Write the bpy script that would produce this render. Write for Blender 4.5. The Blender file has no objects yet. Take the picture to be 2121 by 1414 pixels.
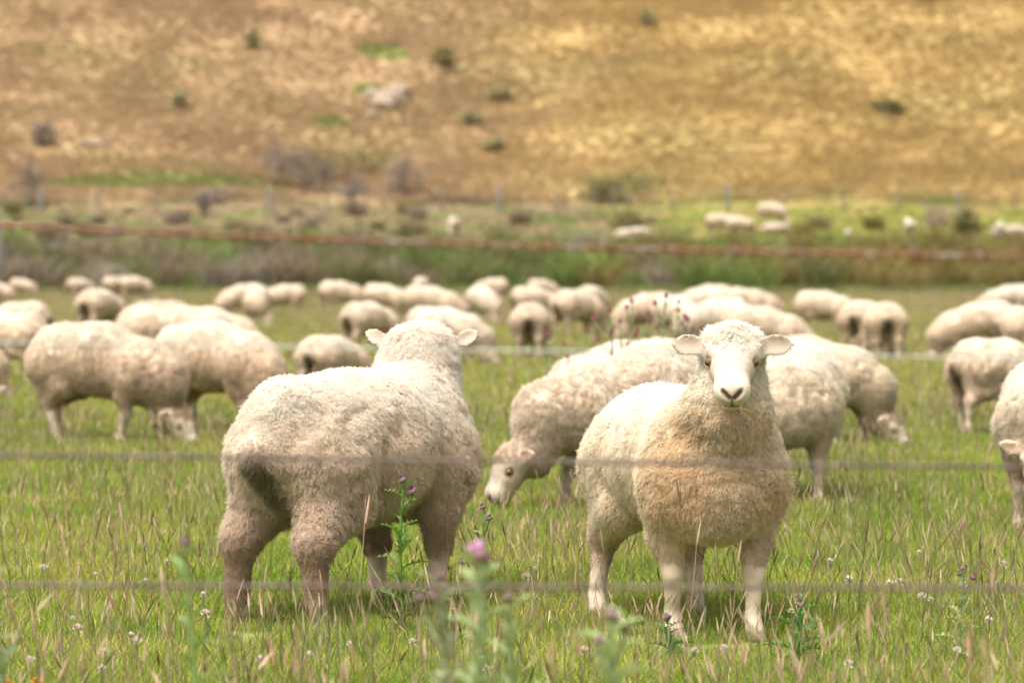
import bpy, math, random
import numpy as np
from mathutils import Vector, Matrix

SC = bpy.context.scene
COL = SC.collection
RNG = np.random.default_rng(7)
random.seed(7)
R = math.radians

# ------------------------------------------------------------------ camera, world, sun, exposure
FPX = 7954.0            # focal length in pixels of the 2121 px wide photograph (135 mm)
CAM_H = 1.156
HORIZ = 515.0
cam_d = bpy.data.cameras.new('camera')
cam = bpy.data.objects.new('camera', cam_d)
COL.objects.link(cam)
SC.camera = cam
cam_d.lens = 135.0
cam_d.sensor_width = 36.0
cam_d.clip_start = 0.05
cam_d.clip_end = 4000
cam.location = (0, 0, CAM_H)
cam.rotation_euler = (R(90) - math.atan((707 - HORIZ) / FPX), 0, 0)
cam_d.dof.use_dof = True
cam_d.dof.focus_distance = 11.35
cam_d.dof.aperture_fstop = 4.8

SUN_EL, SUN_AZ = 60.0, 212.0      # azimuth clockwise from +Y (into the picture): high, behind the camera to the left
w = bpy.data.worlds.new('World')
SC.world = w
w.use_nodes = True
nt = w.node_tree
nt.nodes.clear()
wo = nt.nodes.new('ShaderNodeOutputWorld')
bg = nt.nodes.new('ShaderNodeBackground')
sky = nt.nodes.new('ShaderNodeTexSky')
sky.sky_type = 'NISHITA'
sky.sun_disc = False
sky.sun_elevation = R(SUN_EL)
sky.sun_rotation = R(SUN_AZ)
sky.dust_density = 4.0
sky.air_density = 1.0
hs = nt.nodes.new('ShaderNodeHueSaturation')
hs.inputs['Saturation'].default_value = 0.22      # thin cloud whitens the sky
nt.links.new(sky.outputs[0], hs.inputs['Color'])
mxw = nt.nodes.new('ShaderNodeMix')
mxw.data_type = 'RGBA'
mxw.blend_type = 'MULTIPLY'
mxw.inputs[0].default_value = 1.0
mxw.inputs[7].default_value = (1.0, 0.935, 0.855, 1)
nt.links.new(hs.outputs[0], mxw.inputs[6])
nt.links.new(mxw.outputs[2], bg.inputs['Color'])
bg.inputs['Strength'].default_value = 0.135
nt.links.new(bg.outputs[0], wo.inputs['Surface'])

sun_d = bpy.data.lights.new('sun', 'SUN')
sun_d.energy = 2.4
sun_d.angle = R(26)
sun_d.color = (1.0, 0.94, 0.84)
sun = bpy.data.objects.new('sun', sun_d)
COL.objects.link(sun)
sv = Vector((math.sin(R(SUN_AZ)) * math.cos(R(SUN_EL)), math.cos(R(SUN_AZ)) * math.cos(R(SUN_EL)), math.sin(R(SUN_EL))))
sun.rotation_euler = sv.to_track_quat('Z', 'Y').to_euler()
sun.location = sv * 50

SC.view_settings.view_transform = 'Standard'
SC.view_settings.look = 'None'
SC.view_settings.exposure = 1.15
SC.view_settings.gamma = 1
SC.view_settings.use_curve_mapping = False
SC.render.engine = 'CYCLES'
SC.cycles.max_bounces = 8
SC.cycles.diffuse_bounces = 5
SC.cycles.glossy_bounces = 2
SC.cycles.transmission_bounces = 4
SC.cycles.transparent_max_bounces = 6
SC.cycles_curves.shape = 'RIBBONS'
SC.cycles_curves.subdivisions = 2


# ------------------------------------------------------------------ helpers
def tag(o, label=None, cat=None, group=None, kind=None):
    if label: o['label'] = label
    if cat: o['category'] = cat
    if group: o['group'] = group
    if kind: o['kind'] = kind
    return o


def link(name, data, parent=None):
    o = bpy.data.objects.new(name, data)
    COL.objects.link(o)
    if parent is not None:
        o.parent = parent
    return o


def empty(name, loc=(0, 0, 0), rz=0.0):
    o = link(name, None)
    o.location = loc
    o.rotation_euler = (0, 0, rz)
    o.empty_display_size = 0.2
    return o


def copy_tree(o, parent=None):
    c = o.copy()
    COL.objects.link(c)
    if parent is not None:
        c.parent = parent
    for ch in o.children:
        copy_tree(ch, c)
    return c


def np_mesh(name, V, F, mats=(), mat_idx=None, smooth=True, attrs=None):
    """mesh from numpy; F is (n,3) or (n,4) int array (or a list of such arrays)"""
    me = bpy.data.meshes.new(name)
    Fs = F if isinstance(F, list) else [F]
    Fs = [f for f in Fs if len(f)]
    me.vertices.add(len(V))
    me.vertices.foreach_set('co', np.ascontiguousarray(V, dtype=np.float32).ravel())
    loops = np.concatenate([f.ravel() for f in Fs]).astype(np.int32)
    sizes = np.concatenate([np.full(len(f), f.shape[1], np.int32) for f in Fs])
    starts = np.concatenate([[0], np.cumsum(sizes)[:-1]]).astype(np.int32)
    me.loops.add(len(loops))
    me.loops.foreach_set('vertex_index', loops)
    me.polygons.add(len(sizes))
    me.polygons.foreach_set('loop_start', starts)
    me.polygons.foreach_set('use_smooth', np.full(len(sizes), smooth, bool))
    for m in mats:
        me.materials.append(m)
    if mat_idx is not None:
        me.polygons.foreach_set('material_index', np.asarray(mat_idx, np.int32))
    for k, v in (attrs or {}).items():
        if v.ndim == 2:
            a = me.attributes.new(k, 'FLOAT_COLOR', 'POINT')
            vv = np.ones((len(V), 4), np.float32)
            vv[:, :3] = v
            a.data.foreach_set('color', vv.ravel())
        else:
            a = me.attributes.new(k, 'FLOAT', 'POINT')
            a.data.foreach_set('value', v.astype(np.float32))
    me.update(calc_edges=True)
    me.validate()
    return me


def vnoise(P, scale, seed=0):
    """smooth value noise, about -1..1, vectorised"""
    q = np.asarray(P, np.float64) * scale
    i = np.floor(q).astype(np.int64)
    f = q - i
    f = f * f * (3 - 2 * f)
    def h(a, b, c):
        n = (a * 374761393 + b * 668265263 + c * 2147483647 + seed * 974634777) & 0x7fffffff
        n = (n ^ (n >> 13)) * 1274126177 & 0x7fffffff
        n = n ^ (n >> 16)
        return (n & 0xffff) / 32767.5 - 1.0
    out = 0
    for dx in (0, 1):
        wx = f[..., 0] if dx else 1 - f[..., 0]
        for dy in (0, 1):
            wy = f[..., 1] if dy else 1 - f[..., 1]
            for dz in (0, 1):
                wz = f[..., 2] if dz else 1 - f[..., 2]
                out = out + wx * wy * wz * h(i[..., 0] + dx, i[..., 1] + dy, i[..., 2] + dz)
    return out


def sstep(a, b, x):
    t = np.clip((x - a) / (b - a), 0, 1)
    return t * t * (3 - 2 * t)


def mat(name):
    m = bpy.data.materials.new(name)
    m.use_nodes = True
    n = m.node_tree
    n.nodes.clear()
    return m, n


def N(nt, t, **kw):
    n = nt.nodes.new(t)
    for k, v in kw.items():
        setattr(n, k, v)
    return n


def attr_mat(name, attr='Col', transl=0.0, rough=0.9, spec=0.1, instancer_var=0.0, bump=None):
    """material that takes its colour from a point colour attribute"""
    m, n = mat(name)
    out = N(n, 'ShaderNodeOutputMaterial')
    a = N(n, 'ShaderNodeAttribute', attribute_name=attr)
    col = a.outputs['Color']
    if instancer_var:
        oi = N(n, 'ShaderNodeObjectInfo')
        mr = N(n, 'ShaderNodeMapRange')
        mr.inputs['To Min'].default_value = 1 - instancer_var
        mr.inputs['To Max'].default_value = 1 + instancer_var
        n.links.new(oi.outputs['Random'], mr.inputs['Value'])
        hv = N(n, 'ShaderNodeHueSaturation')
        n.links.new(mr.outputs[0], hv.inputs['Value'])
        n.links.new(col, hv.inputs['Color'])
        col = hv.outputs[0]
    p = N(n, 'ShaderNodeBsdfPrincipled')
    p.inputs['Roughness'].default_value = rough
    p.inputs['Specular IOR Level'].default_value = spec
    n.links.new(col, p.inputs['Base Color'])
    sh = p.outputs[0]
    if bump:
        nz = N(n, 'ShaderNodeTexNoise')
        nz.inputs['Scale'].default_value = bump[0]
        nz.inputs['Detail'].default_value = 4
        tc = N(n, 'ShaderNodeTexCoord')
        n.links.new(tc.outputs['Object'], nz.inputs['Vector'])
        bp = N(n, 'ShaderNodeBump')
        bp.inputs['Distance'].default_value = bump[1]
        bp.inputs['Strength'].default_value = 0.7
        n.links.new(nz.outputs['Fac'], bp.inputs['Height'])
        n.links.new(bp.outputs[0], p.inputs['Normal'])
    if transl:
        t = N(n, 'ShaderNodeBsdfTranslucent')
        n.links.new(col, t.inputs['Color'])
        mx = N(n, 'ShaderNodeMixShader')
        mx.inputs[0].default_value = transl
        n.links.new(sh, mx.inputs[1])
        n.links.new(t.outputs[0], mx.inputs[2])
        sh = mx.outputs[0]
    n.links.new(sh, out.inputs['Surface'])
    return m


def simple_mat(name, col, rough=0.8, spec=0.3, metallic=0.0, noise=None, col2=None, bump=0.0):
    m, n = mat(name)
    out = N(n, 'ShaderNodeOutputMaterial')
    p = N(n, 'ShaderNodeBsdfPrincipled')
    p.inputs['Roughness'].default_value = rough
    p.inputs['Specular IOR Level'].default_value = spec
    p.inputs['Metallic'].default_value = metallic
    p.inputs['Base Color'].default_value = (*col, 1)
    if noise:
        tc = N(n, 'ShaderNodeTexCoord')
        nz = N(n, 'ShaderNodeTexNoise')
        nz.inputs['Scale'].default_value = noise
        nz.inputs['Detail'].default_value = 5
        n.links.new(tc.outputs['Object'], nz.inputs['Vector'])
        rp = N(n, 'ShaderNodeValToRGB')
        rp.color_ramp.elements[0].position = 0.38
        rp.color_ramp.elements[1].position = 0.62
        rp.color_ramp.elements[0].color = (*col, 1)
        rp.color_ramp.elements[1].color = (*(col2 or [c * 1.6 for c in col]), 1)
        n.links.new(nz.outputs['Fac'], rp.inputs['Fac'])
        n.links.new(rp.outputs[0], p.inputs['Base Color'])
        if bump:
            bp = N(n, 'ShaderNodeBump')
            bp.inputs['Distance'].default_value = bump
            n.links.new(nz.outputs['Fac'], bp.inputs['Height'])
            n.links.new(bp.outputs[0], p.inputs['Normal'])
    n.links.new(p.outputs[0], out.inputs['Surface'])
    return m


# ------------------------------------------------------------------ terrain
GP_D = np.array([-40, 0, 15, 60, 100, 128, 136, 142, 150, 160, 170, 180, 188, 196, 206, 216, 230, 260, 300, 420, 700])
GP_Z = np.array([0, 0, 0, -.20, -.38, -.51, -.50, -.30, .45, 1.25, 1.8, 2.55, 3.5, 5.6, 9.2, 12.9, 18, 28, 40, 66, 90])


def ground_z(x, y):
    x = np.asarray(x, float); y = np.asarray(y, float)
    z = np.interp(y, GP_D, GP_Z)
    P = np.stack([x, y, 0 * x], -1)
    hill = sstep(182, 205, y)
    z = z + hill * (0.60 * vnoise(P, 0.11, 3) + 0.20 * vnoise(P, 0.27, 4) + 0.07 * vnoise(P, .6, 5))
    # two broad spurs on the slope
    z = z + hill * 1.6 * np.exp(-((x - 16 - (y - 200) * .25) / 7) ** 2) * sstep(195, 225, y)
    z = z - hill * 1.2 * np.exp(-((x + 1) / 4.0) ** 2) * sstep(190, 225, y)
    bank = sstep(132, 150, y) * (1 - hill)
    z = z + bank * 0.10 * vnoise(P, 0.3, 6)
    fld = 1 - sstep(120, 140, y)
    z = z + fld * sstep(13, 30, y) * 0.03 * vnoise(P, 0.12, 9)
    return z


def at(px, D):
    """X of a photo column at depth D"""
    return (px - 1060.5) / FPX * D


def terrain_sheet(name, x0, x1, nx, ys, m, zoff=0.0):
    xs = np.linspace(x0, x1, nx)
    X, Y = np.meshgrid(xs, ys)
    Z = ground_z(X, Y) + zoff
    V = np.stack([X, Y, Z], -1).reshape(-1, 3)
    ny = len(ys)
    i = np.arange(ny - 1)[:, None] * nx + np.arange(nx - 1)[None, :]
    F = np.stack([i, i + 1, i + nx + 1, i + nx], -1).reshape(-1, 4)
    o = link(name, np_mesh(name, V, F, [m]))
    return tag(o, kind='structure')


# ------------------------------------------------------------------ sheep: signed distance body -> one continuous mesh
class Field:
    def __init__(self, lo, hi, h):
        self.lo = np.array(lo, np.float32); self.h = h
        self.n = np.ceil((np.array(hi) - lo) / h).astype(int) + 1
        self.F = np.full(tuple(self.n), 0.5, np.float32)

    def _box(self, lo, hi):
        a = np.clip(np.floor((np.array(lo) - self.lo) / self.h).astype(int), 0, self.n)
        b = np.clip(np.ceil((np.array(hi) - self.lo) / self.h).astype(int) + 1, 0, self.n)
        ax = [self.lo[k] + self.h * np.arange(a[k], b[k], dtype=np.float32) for k in range(3)]
        return tuple(slice(a[k], b[k]) for k in range(3)), ax

    def _smin(self, sl, d, k):
        f = self.F[sl]
        h = np.maximum(k - np.abs(f - d), 0)
        self.F[sl] = np.minimum(f, d) - h * h / (4 * k)

    def cone(self, a, b, ra, rb, k=0.05, sy=1.0):
        a = np.array(a, np.float32); b = np.array(b, np.float32)
        m = max(ra, rb) * max(sy, 1) + k + 3 * self.h
        sl, (X, Y, Z) = self._box(np.minimum(a, b) - m, np.maximum(a, b) + m)
        X = X[:, None, None] - a[0]; Y = (Y[None, :, None] - a[1]) / sy; Z = Z[None, None, :] - a[2]
        ba = (b - a) / np.array([1, sy, 1], np.float32)
        t = np.clip((X * ba[0] + Y * ba[1] + Z * ba[2]) / max(float(ba @ ba), 1e-9), 0, 1)
        d = np.sqrt((X - t * ba[0]) ** 2 + (Y - t * ba[1]) ** 2 + (Z - t * ba[2]) ** 2) - (ra + (rb - ra) * t)
        self._smin(sl, d, k)

    def ball(self, c, r, k=0.04, sub=False):
        c = np.array(c, np.float32)
        m = r + k + 3 * self.h
        sl, (X, Y, Z) = self._box(c - m, c + m)
        d = np.sqrt((X[:, None, None] - c[0]) ** 2 + (Y[None, :, None] - c[1]) ** 2 + (Z[None, None, :] - c[2]) ** 2) - r
        if sub:
            f = self.F[sl]
            h = np.maximum(k - np.abs(f + d), 0)
            self.F[sl] = np.maximum(f, -d) + h * h / (4 * k)
        else:
            self._smin(sl, d, k)

    def ear(self, c, M, L, H, T, k=0.012):
        """leaf shaped cupped ear: M columns = along, up, open side"""
        c = np.array(c, np.float32)
        m = L + k + 3 * self.h
        sl, (X, Y, Z) = self._box(c - m, c + m)
        P = [X[:, None, None] - c[0], Y[None, :, None] - c[1], Z[None, None, :] - c[2]]
        u, v, q = [sum(P[i] * float(M[i, j]) for i in range(3)) for j in range(3)]
        t = u / L
        prof = H * np.clip(1 - np.abs(t) ** 2.4, 0.02, 1) ** 0.62 * (1 + 0.15 * t)
        # cup: edges curl towards the open side
        q = q - 0.30 * v * v / H + 0.004
        vv = v / prof
        d2 = (np.sqrt(vv * vv + (np.abs(t) ** 3) + 1e-9) - 1) * prof * 0.6
        d = np.maximum(np.abs(q) - T, d2)
        d = np.maximum(d, (np.abs(u) - L))
        self._smin(sl, d.astype(np.float32), k)


def surface_nets(F, lo, h):
    S = F < 0
    n = np.array(F.shape)
    cnt = np.zeros(n - 1, np.int8)
    for i in (0, 1):
        for j in (0, 1):
            for k in (0, 1):
                cnt += S[i:n[0] - 1 + i, j:n[1] - 1 + j, k:n[2] - 1 + k]
    act = (cnt > 0) & (cnt < 8)
    C = np.argwhere(act)
    vid = np.full(act.shape, -1, np.int64)
    vid[act] = np.arange(len(C))
    acc = np.zeros((len(C), 3)); num = np.zeros(len(C))
    cor = [(i, j, k) for i in (0, 1) for j in (0, 1) for k in (0, 1)]
    val = {c: F[C[:, 0] + c[0], C[:, 1] + c[1], C[:, 2] + c[2]] for c in cor}
    for c in cor:
        for ax in range(3):
            if c[ax] == 0:
                e = list(c); e[ax] = 1; e = tuple(e)
                va, vb = val[c], val[e]
                x = (va < 0) != (vb < 0)
                t = va[x] / (va[x] - vb[x])
                p = np.tile(np.array(c, float), (x.sum(), 1))
                p[:, ax] += t
                acc[x] += p; num[x] += 1
    V = (C + acc / num[:, None]) * h + lo
    quads = []
    for ax in range(3):
        u, v = (ax + 1) % 3, (ax + 2) % 3
        sa = [slice(None)] * 3; sb = [slice(None)] * 3
        sa[ax] = slice(0, -1); sb[ax] = slice(1, None)
        x = S[tuple(sa)] != S[tuple(sb)]
        E_ = np.argwhere(x)
        E_ = E_[(E_[:, u] > 0) & (E_[:, v] > 0) & (E_[:, u] < n[u] - 1) & (E_[:, v] < n[v] - 1)]
        inside = S[E_[:, 0], E_[:, 1], E_[:, 2]]
        def cell(du, dv):
            c = E_.copy(); c[:, u] += du; c[:, v] += dv
            return vid[c[:, 0], c[:, 1], c[:, 2]]
        q = np.stack([cell(-1, -1), cell(0, -1), cell(0, 0), cell(-1, 0)], 1)
        q[~inside] = q[~inside][:, ::-1]
        quads.append(q)
    Q = np.concatenate(quads)
    Q = Q[(Q >= 0).all(1)]
    return V, Q


def vert_normals(V, Q):
    n = np.cross(V[Q[:, 2]] - V[Q[:, 0]], V[Q[:, 3]] - V[Q[:, 1]])
    out = np.zeros_like(V)
    for k in range(4):
        for a in range(3):
            out[:, a] += np.bincount(Q[:, k], n[:, a], len(V))
    return out / np.maximum(np.linalg.norm(out, axis=1), 1e-12)[:, None]


def relax(V, Q, it, w=0.5):
    e = np.concatenate([Q[:, [0, 1]], Q[:, [1, 2]], Q[:, [2, 3]], Q[:, [3, 0]]])
    for _ in range(it):
        acc = np.zeros_like(V)
        for a in range(3):
            acc[:, a] = np.bincount(e[:, 0], V[e[:, 1], a], len(V)) + np.bincount(e[:, 1], V[e[:, 0], a], len(V))
        d = np.bincount(e[:, 0], minlength=len(V)) + np.bincount(e[:, 1], minlength=len(V))
        V = V * (1 - w) + w * acc / np.maximum(d, 1)[:, None]
    return V


def unit(v):
    v = np.asarray(v, float)
    return v / max(np.linalg.norm(v), 1e-12)


M_SKIN = attr_mat('sheep_skin', rough=0.8, spec=0.15, bump=(170, .0012))


def fleece_mat():
    m, n = mat('sheep_fleece')
    out = N(n, 'ShaderNodeOutputMaterial')
    a = N(n, 'ShaderNodeAttribute', attribute_name='Col')
    nr = N(n, 'ShaderNodeAttribute', attribute_name='nrm')
    vt = N(n, 'ShaderNodeVectorTransform', vector_type='NORMAL', convert_from='OBJECT', convert_to='WORLD')
    n.links.new(nr.outputs['Vector'], vt.inputs[0])
    g = N(n, 'ShaderNodeNewGeometry')
    mx = N(n, 'ShaderNodeMix', data_type='VECTOR')
    mx.inputs[0].default_value = 0.85          # fine fibres shade mostly like the coat they make up
    n.links.new(g.outputs['Normal'], mx.inputs[4])
    n.links.new(vt.outputs[0], mx.inputs[5])
    oi = N(n, 'ShaderNodeObjectInfo')
    mr = N(n, 'ShaderNodeMapRange')
    mr.inputs['To Min'].default_value = .90; mr.inputs['To Max'].default_value = 1.06
    n.links.new(oi.outputs['Random'], mr.inputs['Value'])
    hv = N(n, 'ShaderNodeHueSaturation')
    n.links.new(mr.outputs[0], hv.inputs['Value'])
    n.links.new(a.outputs['Color'], hv.inputs['Color'])
    nm = N(n, 'ShaderNodeVectorMath', operation='NORMALIZE')
    n.links.new(mx.outputs[1], nm.inputs[0])
    d = N(n, 'ShaderNodeBsdfDiffuse')
    d.inputs['Roughness'].default_value = 1.0
    n.links.new(hv.outputs[0], d.inputs['Color'])
    n.links.new(nm.outputs[0], d.inputs['Normal'])
    t = N(n, 'ShaderNodeBsdfTranslucent')
    n.links.new(hv.outputs[0], t.inputs['Color'])
    sh = N(n, 'ShaderNodeMixShader')
    sh.inputs[0].default_value = 0.22
    n.links.new(d.outputs[0], sh.inputs[1])
    n.links.new(t.outputs[0], sh.inputs[2])
    n.links.new(sh.outputs[0], out.inputs['Surface'])
    return m


M_FLEECE = fleece_mat()
M_EYE = simple_mat('sheep_eye', (0.15, 0.085, 0.03), rough=0.12, spec=0.6)
M_PUPIL = simple_mat('sheep_pupil', (0.01, 0.008, 0.006), rough=0.15, spec=0.6)


def sheep_data(name, pose, h=0.012, locks=2500, per=8, npt=4, rad=0.0012, seed=1, clean=0.0, sides=None):
    """returns dict(body=mesh, fleece=curves, eyes=[(pos, normal, fwd)])"""
    rng = np.random.default_rng(seed)
    hp = np.array(pose['poll'], float)
    f = unit(pose['face']); up0 = np.array(pose.get('up', (0, 0, 1)), float)
    l = unit(np.cross(up0, f)); u = np.cross(f, l)
    HM = np.stack([f, l, u], 1)                     # head frame -> sheep frame
    H = lambda a, b, c: hp + HM @ np.array([a, b, c], float)
    legs = pose.get('legs', {})
    EO = pose.get('earout', .068)
    fat = pose.get('fat', 1.0)
    lie = pose.get('lie', False)
    lowz = min(-0.03, hp[2] - 0.35)
    lo = np.array([-0.72, min(-0.36, hp[1] - 0.30), -0.03]); hi = np.array([max(0.62, hp[0] + 0.34), max(0.36, hp[1] + 0.30), max(0.80, hp[2] + 0.17)])
    if hp[2] < 0.4: lo[2] = -0.06
    Fd = Field(lo, hi, h)
    # trunk
    Fd.cone((-.285, 0, .545), (-.02, 0, .525), .188, .212 * fat, .05, 1.08)
    shz = pose.get('shz', 0.0)
    Fd.cone((-.02, 0, .525), (.27, 0, .545 + shz), .212 * fat, .185, .05, 1.04)
    for s in (-1, 1):
        Fd.ball((-.365, s * .070, .51), .128, .07)
        Fd.ball((.30, s * pose.get('chw', .10), .47), .125, .08)
    Fd.ball((.335, 0, .44), .145, .08)
    tl = pose.get('tail', 0.055)
    Fd.cone((-.40, 0, .640), (-.478 - (tl - .055), 0, .520), tl + .012, tl, .05)
    # neck
    nm = np.array(pose.get('neckmid', (np.array([.33, 0, .57]) * .5 + hp * .5)), float)
    nr = pose.get('neckr', (.165, .125, .095))
    Fd.cone((.29, 0, .56 + shz), nm, nr[0], nr[1], .08)
    Fd.cone(nm, H(-.035, 0, -.105), nr[1], nr[2], .06)
    # legs
    woolly = pose.get('woolly', 0.0)
    if not lie:
        for s, key in ((1, 'fl'), (-1, 'fr')):
            dx, dy = legs.get(key, (0, 0))
            y = s * .125
            Fd.cone((.30, y, .44), (.275 + dx * .3, y + s * .008, .31), .092, .050, .045)
            Fd.cone((.275 + dx * .3, y + s * .008, .31), (.30 + dx * .6, y + dy * .6, .195), .046, .031 + .012 * woolly, .03)
            Fd.cone((.30 + dx * .6, y + dy * .6, .195), (.292 + dx, y + dy, .07), .029 + .012 * woolly, .021 + .010 * woolly, .02)
            Fd.cone((.292 + dx, y + dy, .065), (.318 + dx, y + dy, .02), .025, .030, .015)
            Fd.cone((.318 + dx, y + dy + .012, .018), (.345 + dx, y + dy + .014, .008), .020, .014, .006)
            Fd.cone((.318 + dx, y + dy - .012, .018), (.345 + dx, y + dy - .014, .008), .020, .014, .006)
        for s, key in ((1, 'hl'), (-1, 'hr')):
            dx, dy = legs.get(key, (0, 0))
            y = s * .115
            Fd.cone((-.31, y, .48), (-.235 + dx * .3, y + s * .012, .37), pose.get('thigh', .132), pose.get('thigh', .132) * .58, .06)
            Fd.cone((-.235 + dx * .3, y + s * .012, .37), (-.385 + dx * .7, y + dy * .6, .25), pose.get('thigh', .132) * .54, .036 + .006 * woolly, .05)
            Fd.cone((-.345, y * .82, .47), (-.375 + dx * .6, y + dy * .5, .28), pose.get('ham', .108), .042 + .006 * woolly, .05)
            Fd.cone((-.385 + dx * .7, y + dy * .6, .25), (-.36 + dx, y + dy, .08), .036 + .014 * woolly, .024 + .020 * woolly, .03)
            Fd.cone((-.36 + dx, y + dy, .075), (-.33 + dx, y + dy, .02), .026, .031, .015)
            Fd.cone((-.33 + dx, y + dy + .012, .018), (-.30 + dx, y + dy + .014, .008), .020, .014, .006)
            Fd.cone((-.33 + dx, y + dy - .012, .018), (-.30 + dx, y + dy - .014, .008), .020, .014, .006)
    # head
    k = .018
    Fd.cone(H(-.002, -.036, -.048), H(-.002, .036, -.048), .062, .062, .03)
    Fd.ball(H(.045, 0, -.022), .050, .03)       # woolly poll
    Fd.cone(H(.03, 0, -.035), H(.09, 0, -.045), .072, .066, .03)
    Fd.cone(H(.09, 0, -.042), H(.185, 0, -.048), .062, .045, .02)
    Fd.cone(H(.190, -.014, -.050), H(.190, .014, -.050), .039, .039, .02)
    Fd.cone(H(.05, 0, -.085), H(.186, 0, -.098), .038, .025, .03)
    for s in (-1, 1):
        Fd.ball(H(.065, s * .050, -.012), .024, .025)
        Fd.ball(H(.09, s * .076, -.028), .013, .014, sub=True)
        Fd.ball(H(.232, s * .022, -.032), .008, .010, sub=True)
        a = unit(HM @ np.array(pose.get('ear', (-.12, 1, -.04))) * 1.0 if s > 0 else HM @ (np.array(pose.get('ear', (-.12, 1, -.04))) * np.array([1, -1, 1])))
        opn = unit(HM @ np.array([pose.get('earopen', .85), 0, pose.get('earup', .6)]))
        opn = unit(opn - a * (opn @ a)); vv = np.cross(opn, a)
        Fd.ear(H(.012, s * EO, -.03) + a * .052, np.stack([a, vv, opn], 1), .060 * pose.get('earsz', 1), .031 * pose.get('earsz', 1), max(.0045, h * .88))
    V, Q = surface_nets(Fd.F, Fd.lo, h)
    V = relax(V, Q, 2, .45)
    # -------- regions
    Lh = (V - hp) @ HM                              # head coordinates
    hd = np.sqrt(np.maximum(Lh[:, 0] * 0, 0) + Lh[:, 1] ** 2 + (Lh[:, 2] + .045) ** 2)
    face = sstep(.045, .066, Lh[:, 0] - .9 * np.clip(Lh[:, 2] + .0, -.03, .1) + np.clip(np.abs(Lh[:, 1]) - .05, 0, 1) * .8) * (hd < .125) * (Lh[:, 0] < .27) * sstep(-.130, -.112, Lh[:, 2] - .35 * np.clip(.13 - Lh[:, 0], 0, .2) + .28 * np.clip(Lh[:, 0] - .13, 0, 1))
    ear_m = np.zeros(len(V)); ear_in = np.zeros(len(V))
    Nn = vert_normals(V, Q)
    for s in (-1, 1):
        a = np.array(pose.get('ear', (-.12, 1, -.04)), float); a[1] *= s; a = unit(a)
        c = np.array([.012, s * EO, -.03]) + a * .052
        r = Lh - c
        al = r @ a
        em = (al > -.038) & (al < .075) & (np.linalg.norm(r - np.outer(al, a), axis=1) < .05) & (np.abs(Lh[:, 1]) > .07)
        ear_m = np.maximum(ear_m, em)
        opn = unit(HM @ np.array([pose.get('earopen', .85), 0, pose.get('earup', .6)]))
        ear_in = np.maximum(ear_in, em * sstep(.1, .6, Nn @ opn) * (1 - .6 * sstep(.02, .06, al)))
    face = np.maximum(face, ear_m)
    legz = pose.get('bare', (.20, .25))
    legbare = 1 - sstep(legz[0] - .03, legz[0] + .07, V[:, 2] + .02 * vnoise(V, 24, seed + 15))
    legh = 1 - sstep(legz[1], legz[1] + .05, V[:, 2])
    isleg = (V[:, 2] < .32) & (np.abs(V[:, 1]) < .23) & (np.linalg.norm(V - (hp + HM @ np.array([.1, 0, -.05])), axis=1) > .22)
    if lie: isleg = isleg & False
    lb = np.where(V[:, 0] > 0, legbare, legh) * isleg
    bare = np.clip(np.maximum(face, lb), 0, 1)
    # -------- folds and lumps of the fleece
    lump = pose.get('lump', 1.0) * (.008 * vnoise(V, 7, seed) + .004 * vnoise(V, 21, seed + 1))
    fold = np.abs(vnoise(V * np.array([1, 1, .28]), 15, seed + 2))
    flank = sstep(.30, .40, V[:, 2]) * (1 - sstep(.60, .70, V[:, 2]))
    lump = lump - pose.get('folds', .010) * (1 - sstep(0, .30, fold)) * flank
    nk = sstep(.28, .40, V[:, 0]) * sstep(.3, .45, V[:, 2])
    ring = np.abs(vnoise(V * np.array([.5, .3, 1.0]), 22, seed + 3))
    lump = lump - pose.get('ring', .006) * (1 - sstep(0, .35, ring)) * nk
    V = V + Nn * (lump * (1 - bare))[:, None]
    # face details as shallow relief
    ny, nz_, nx_ = Lh[:, 1], Lh[:, 2], Lh[:, 0]
    def seg(y0, z0, y1, z1):
        p = np.stack([np.abs(ny) - y0, nz_ - z0], 1); d = np.array([y1 - y0, z1 - z0])
        t = np.clip(p @ d / (d @ d), 0, 1)
        return np.linalg.norm(p - t[:, None] * d, axis=1)
    front = (nx_ > .195) * (face > .5)
    nost = (1 - sstep(.0045, .0095, seg(.008, -.044, .026, -.028))) * front
    phil = (1 - sstep(.002, .006, np.where(nz_ > -.083, np.abs(ny), 1) + np.where(nz_ < -.042, 0, .02))) * front
    mouth = (1 - sstep(.002, .0055, seg(.0, -.084, .031, -.089))) * (nx_ > .165) * (face > .5)
    V = V - Nn * (.006 * nost + .0025 * phil + .003 * mouth)[:, None]
    Nn = vert_normals(V, Q)
    eyes = []
    lid = np.zeros(len(V))
    for s in (-1, 1):
        ec = np.array([.088, s * .0615, -.027])
        lid = np.maximum(lid, 1 - sstep(.018, .028, np.linalg.norm(Lh - ec, axis=1)))
        eyes.append((hp + HM @ ec, HM @ unit([.62, s * .80, .08]), u))
    # -------- colour of skin and wool
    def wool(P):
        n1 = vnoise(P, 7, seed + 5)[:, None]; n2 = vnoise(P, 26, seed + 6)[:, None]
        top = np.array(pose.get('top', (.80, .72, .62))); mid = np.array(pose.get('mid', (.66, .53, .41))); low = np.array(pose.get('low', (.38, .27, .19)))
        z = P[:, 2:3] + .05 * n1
        c = mid + (top - mid) * sstep(.48, .74, z)  # paler back: light from above put into the wool colour
        c = low + (c - low) * sstep(pose.get('dirt_shade', (.16, .42))[0], pose.get('dirt_shade', (.16, .42))[1], z)  # low wool: real dirt, with belly shade also put into the colour
        tint = pose.get('chest')
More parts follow.
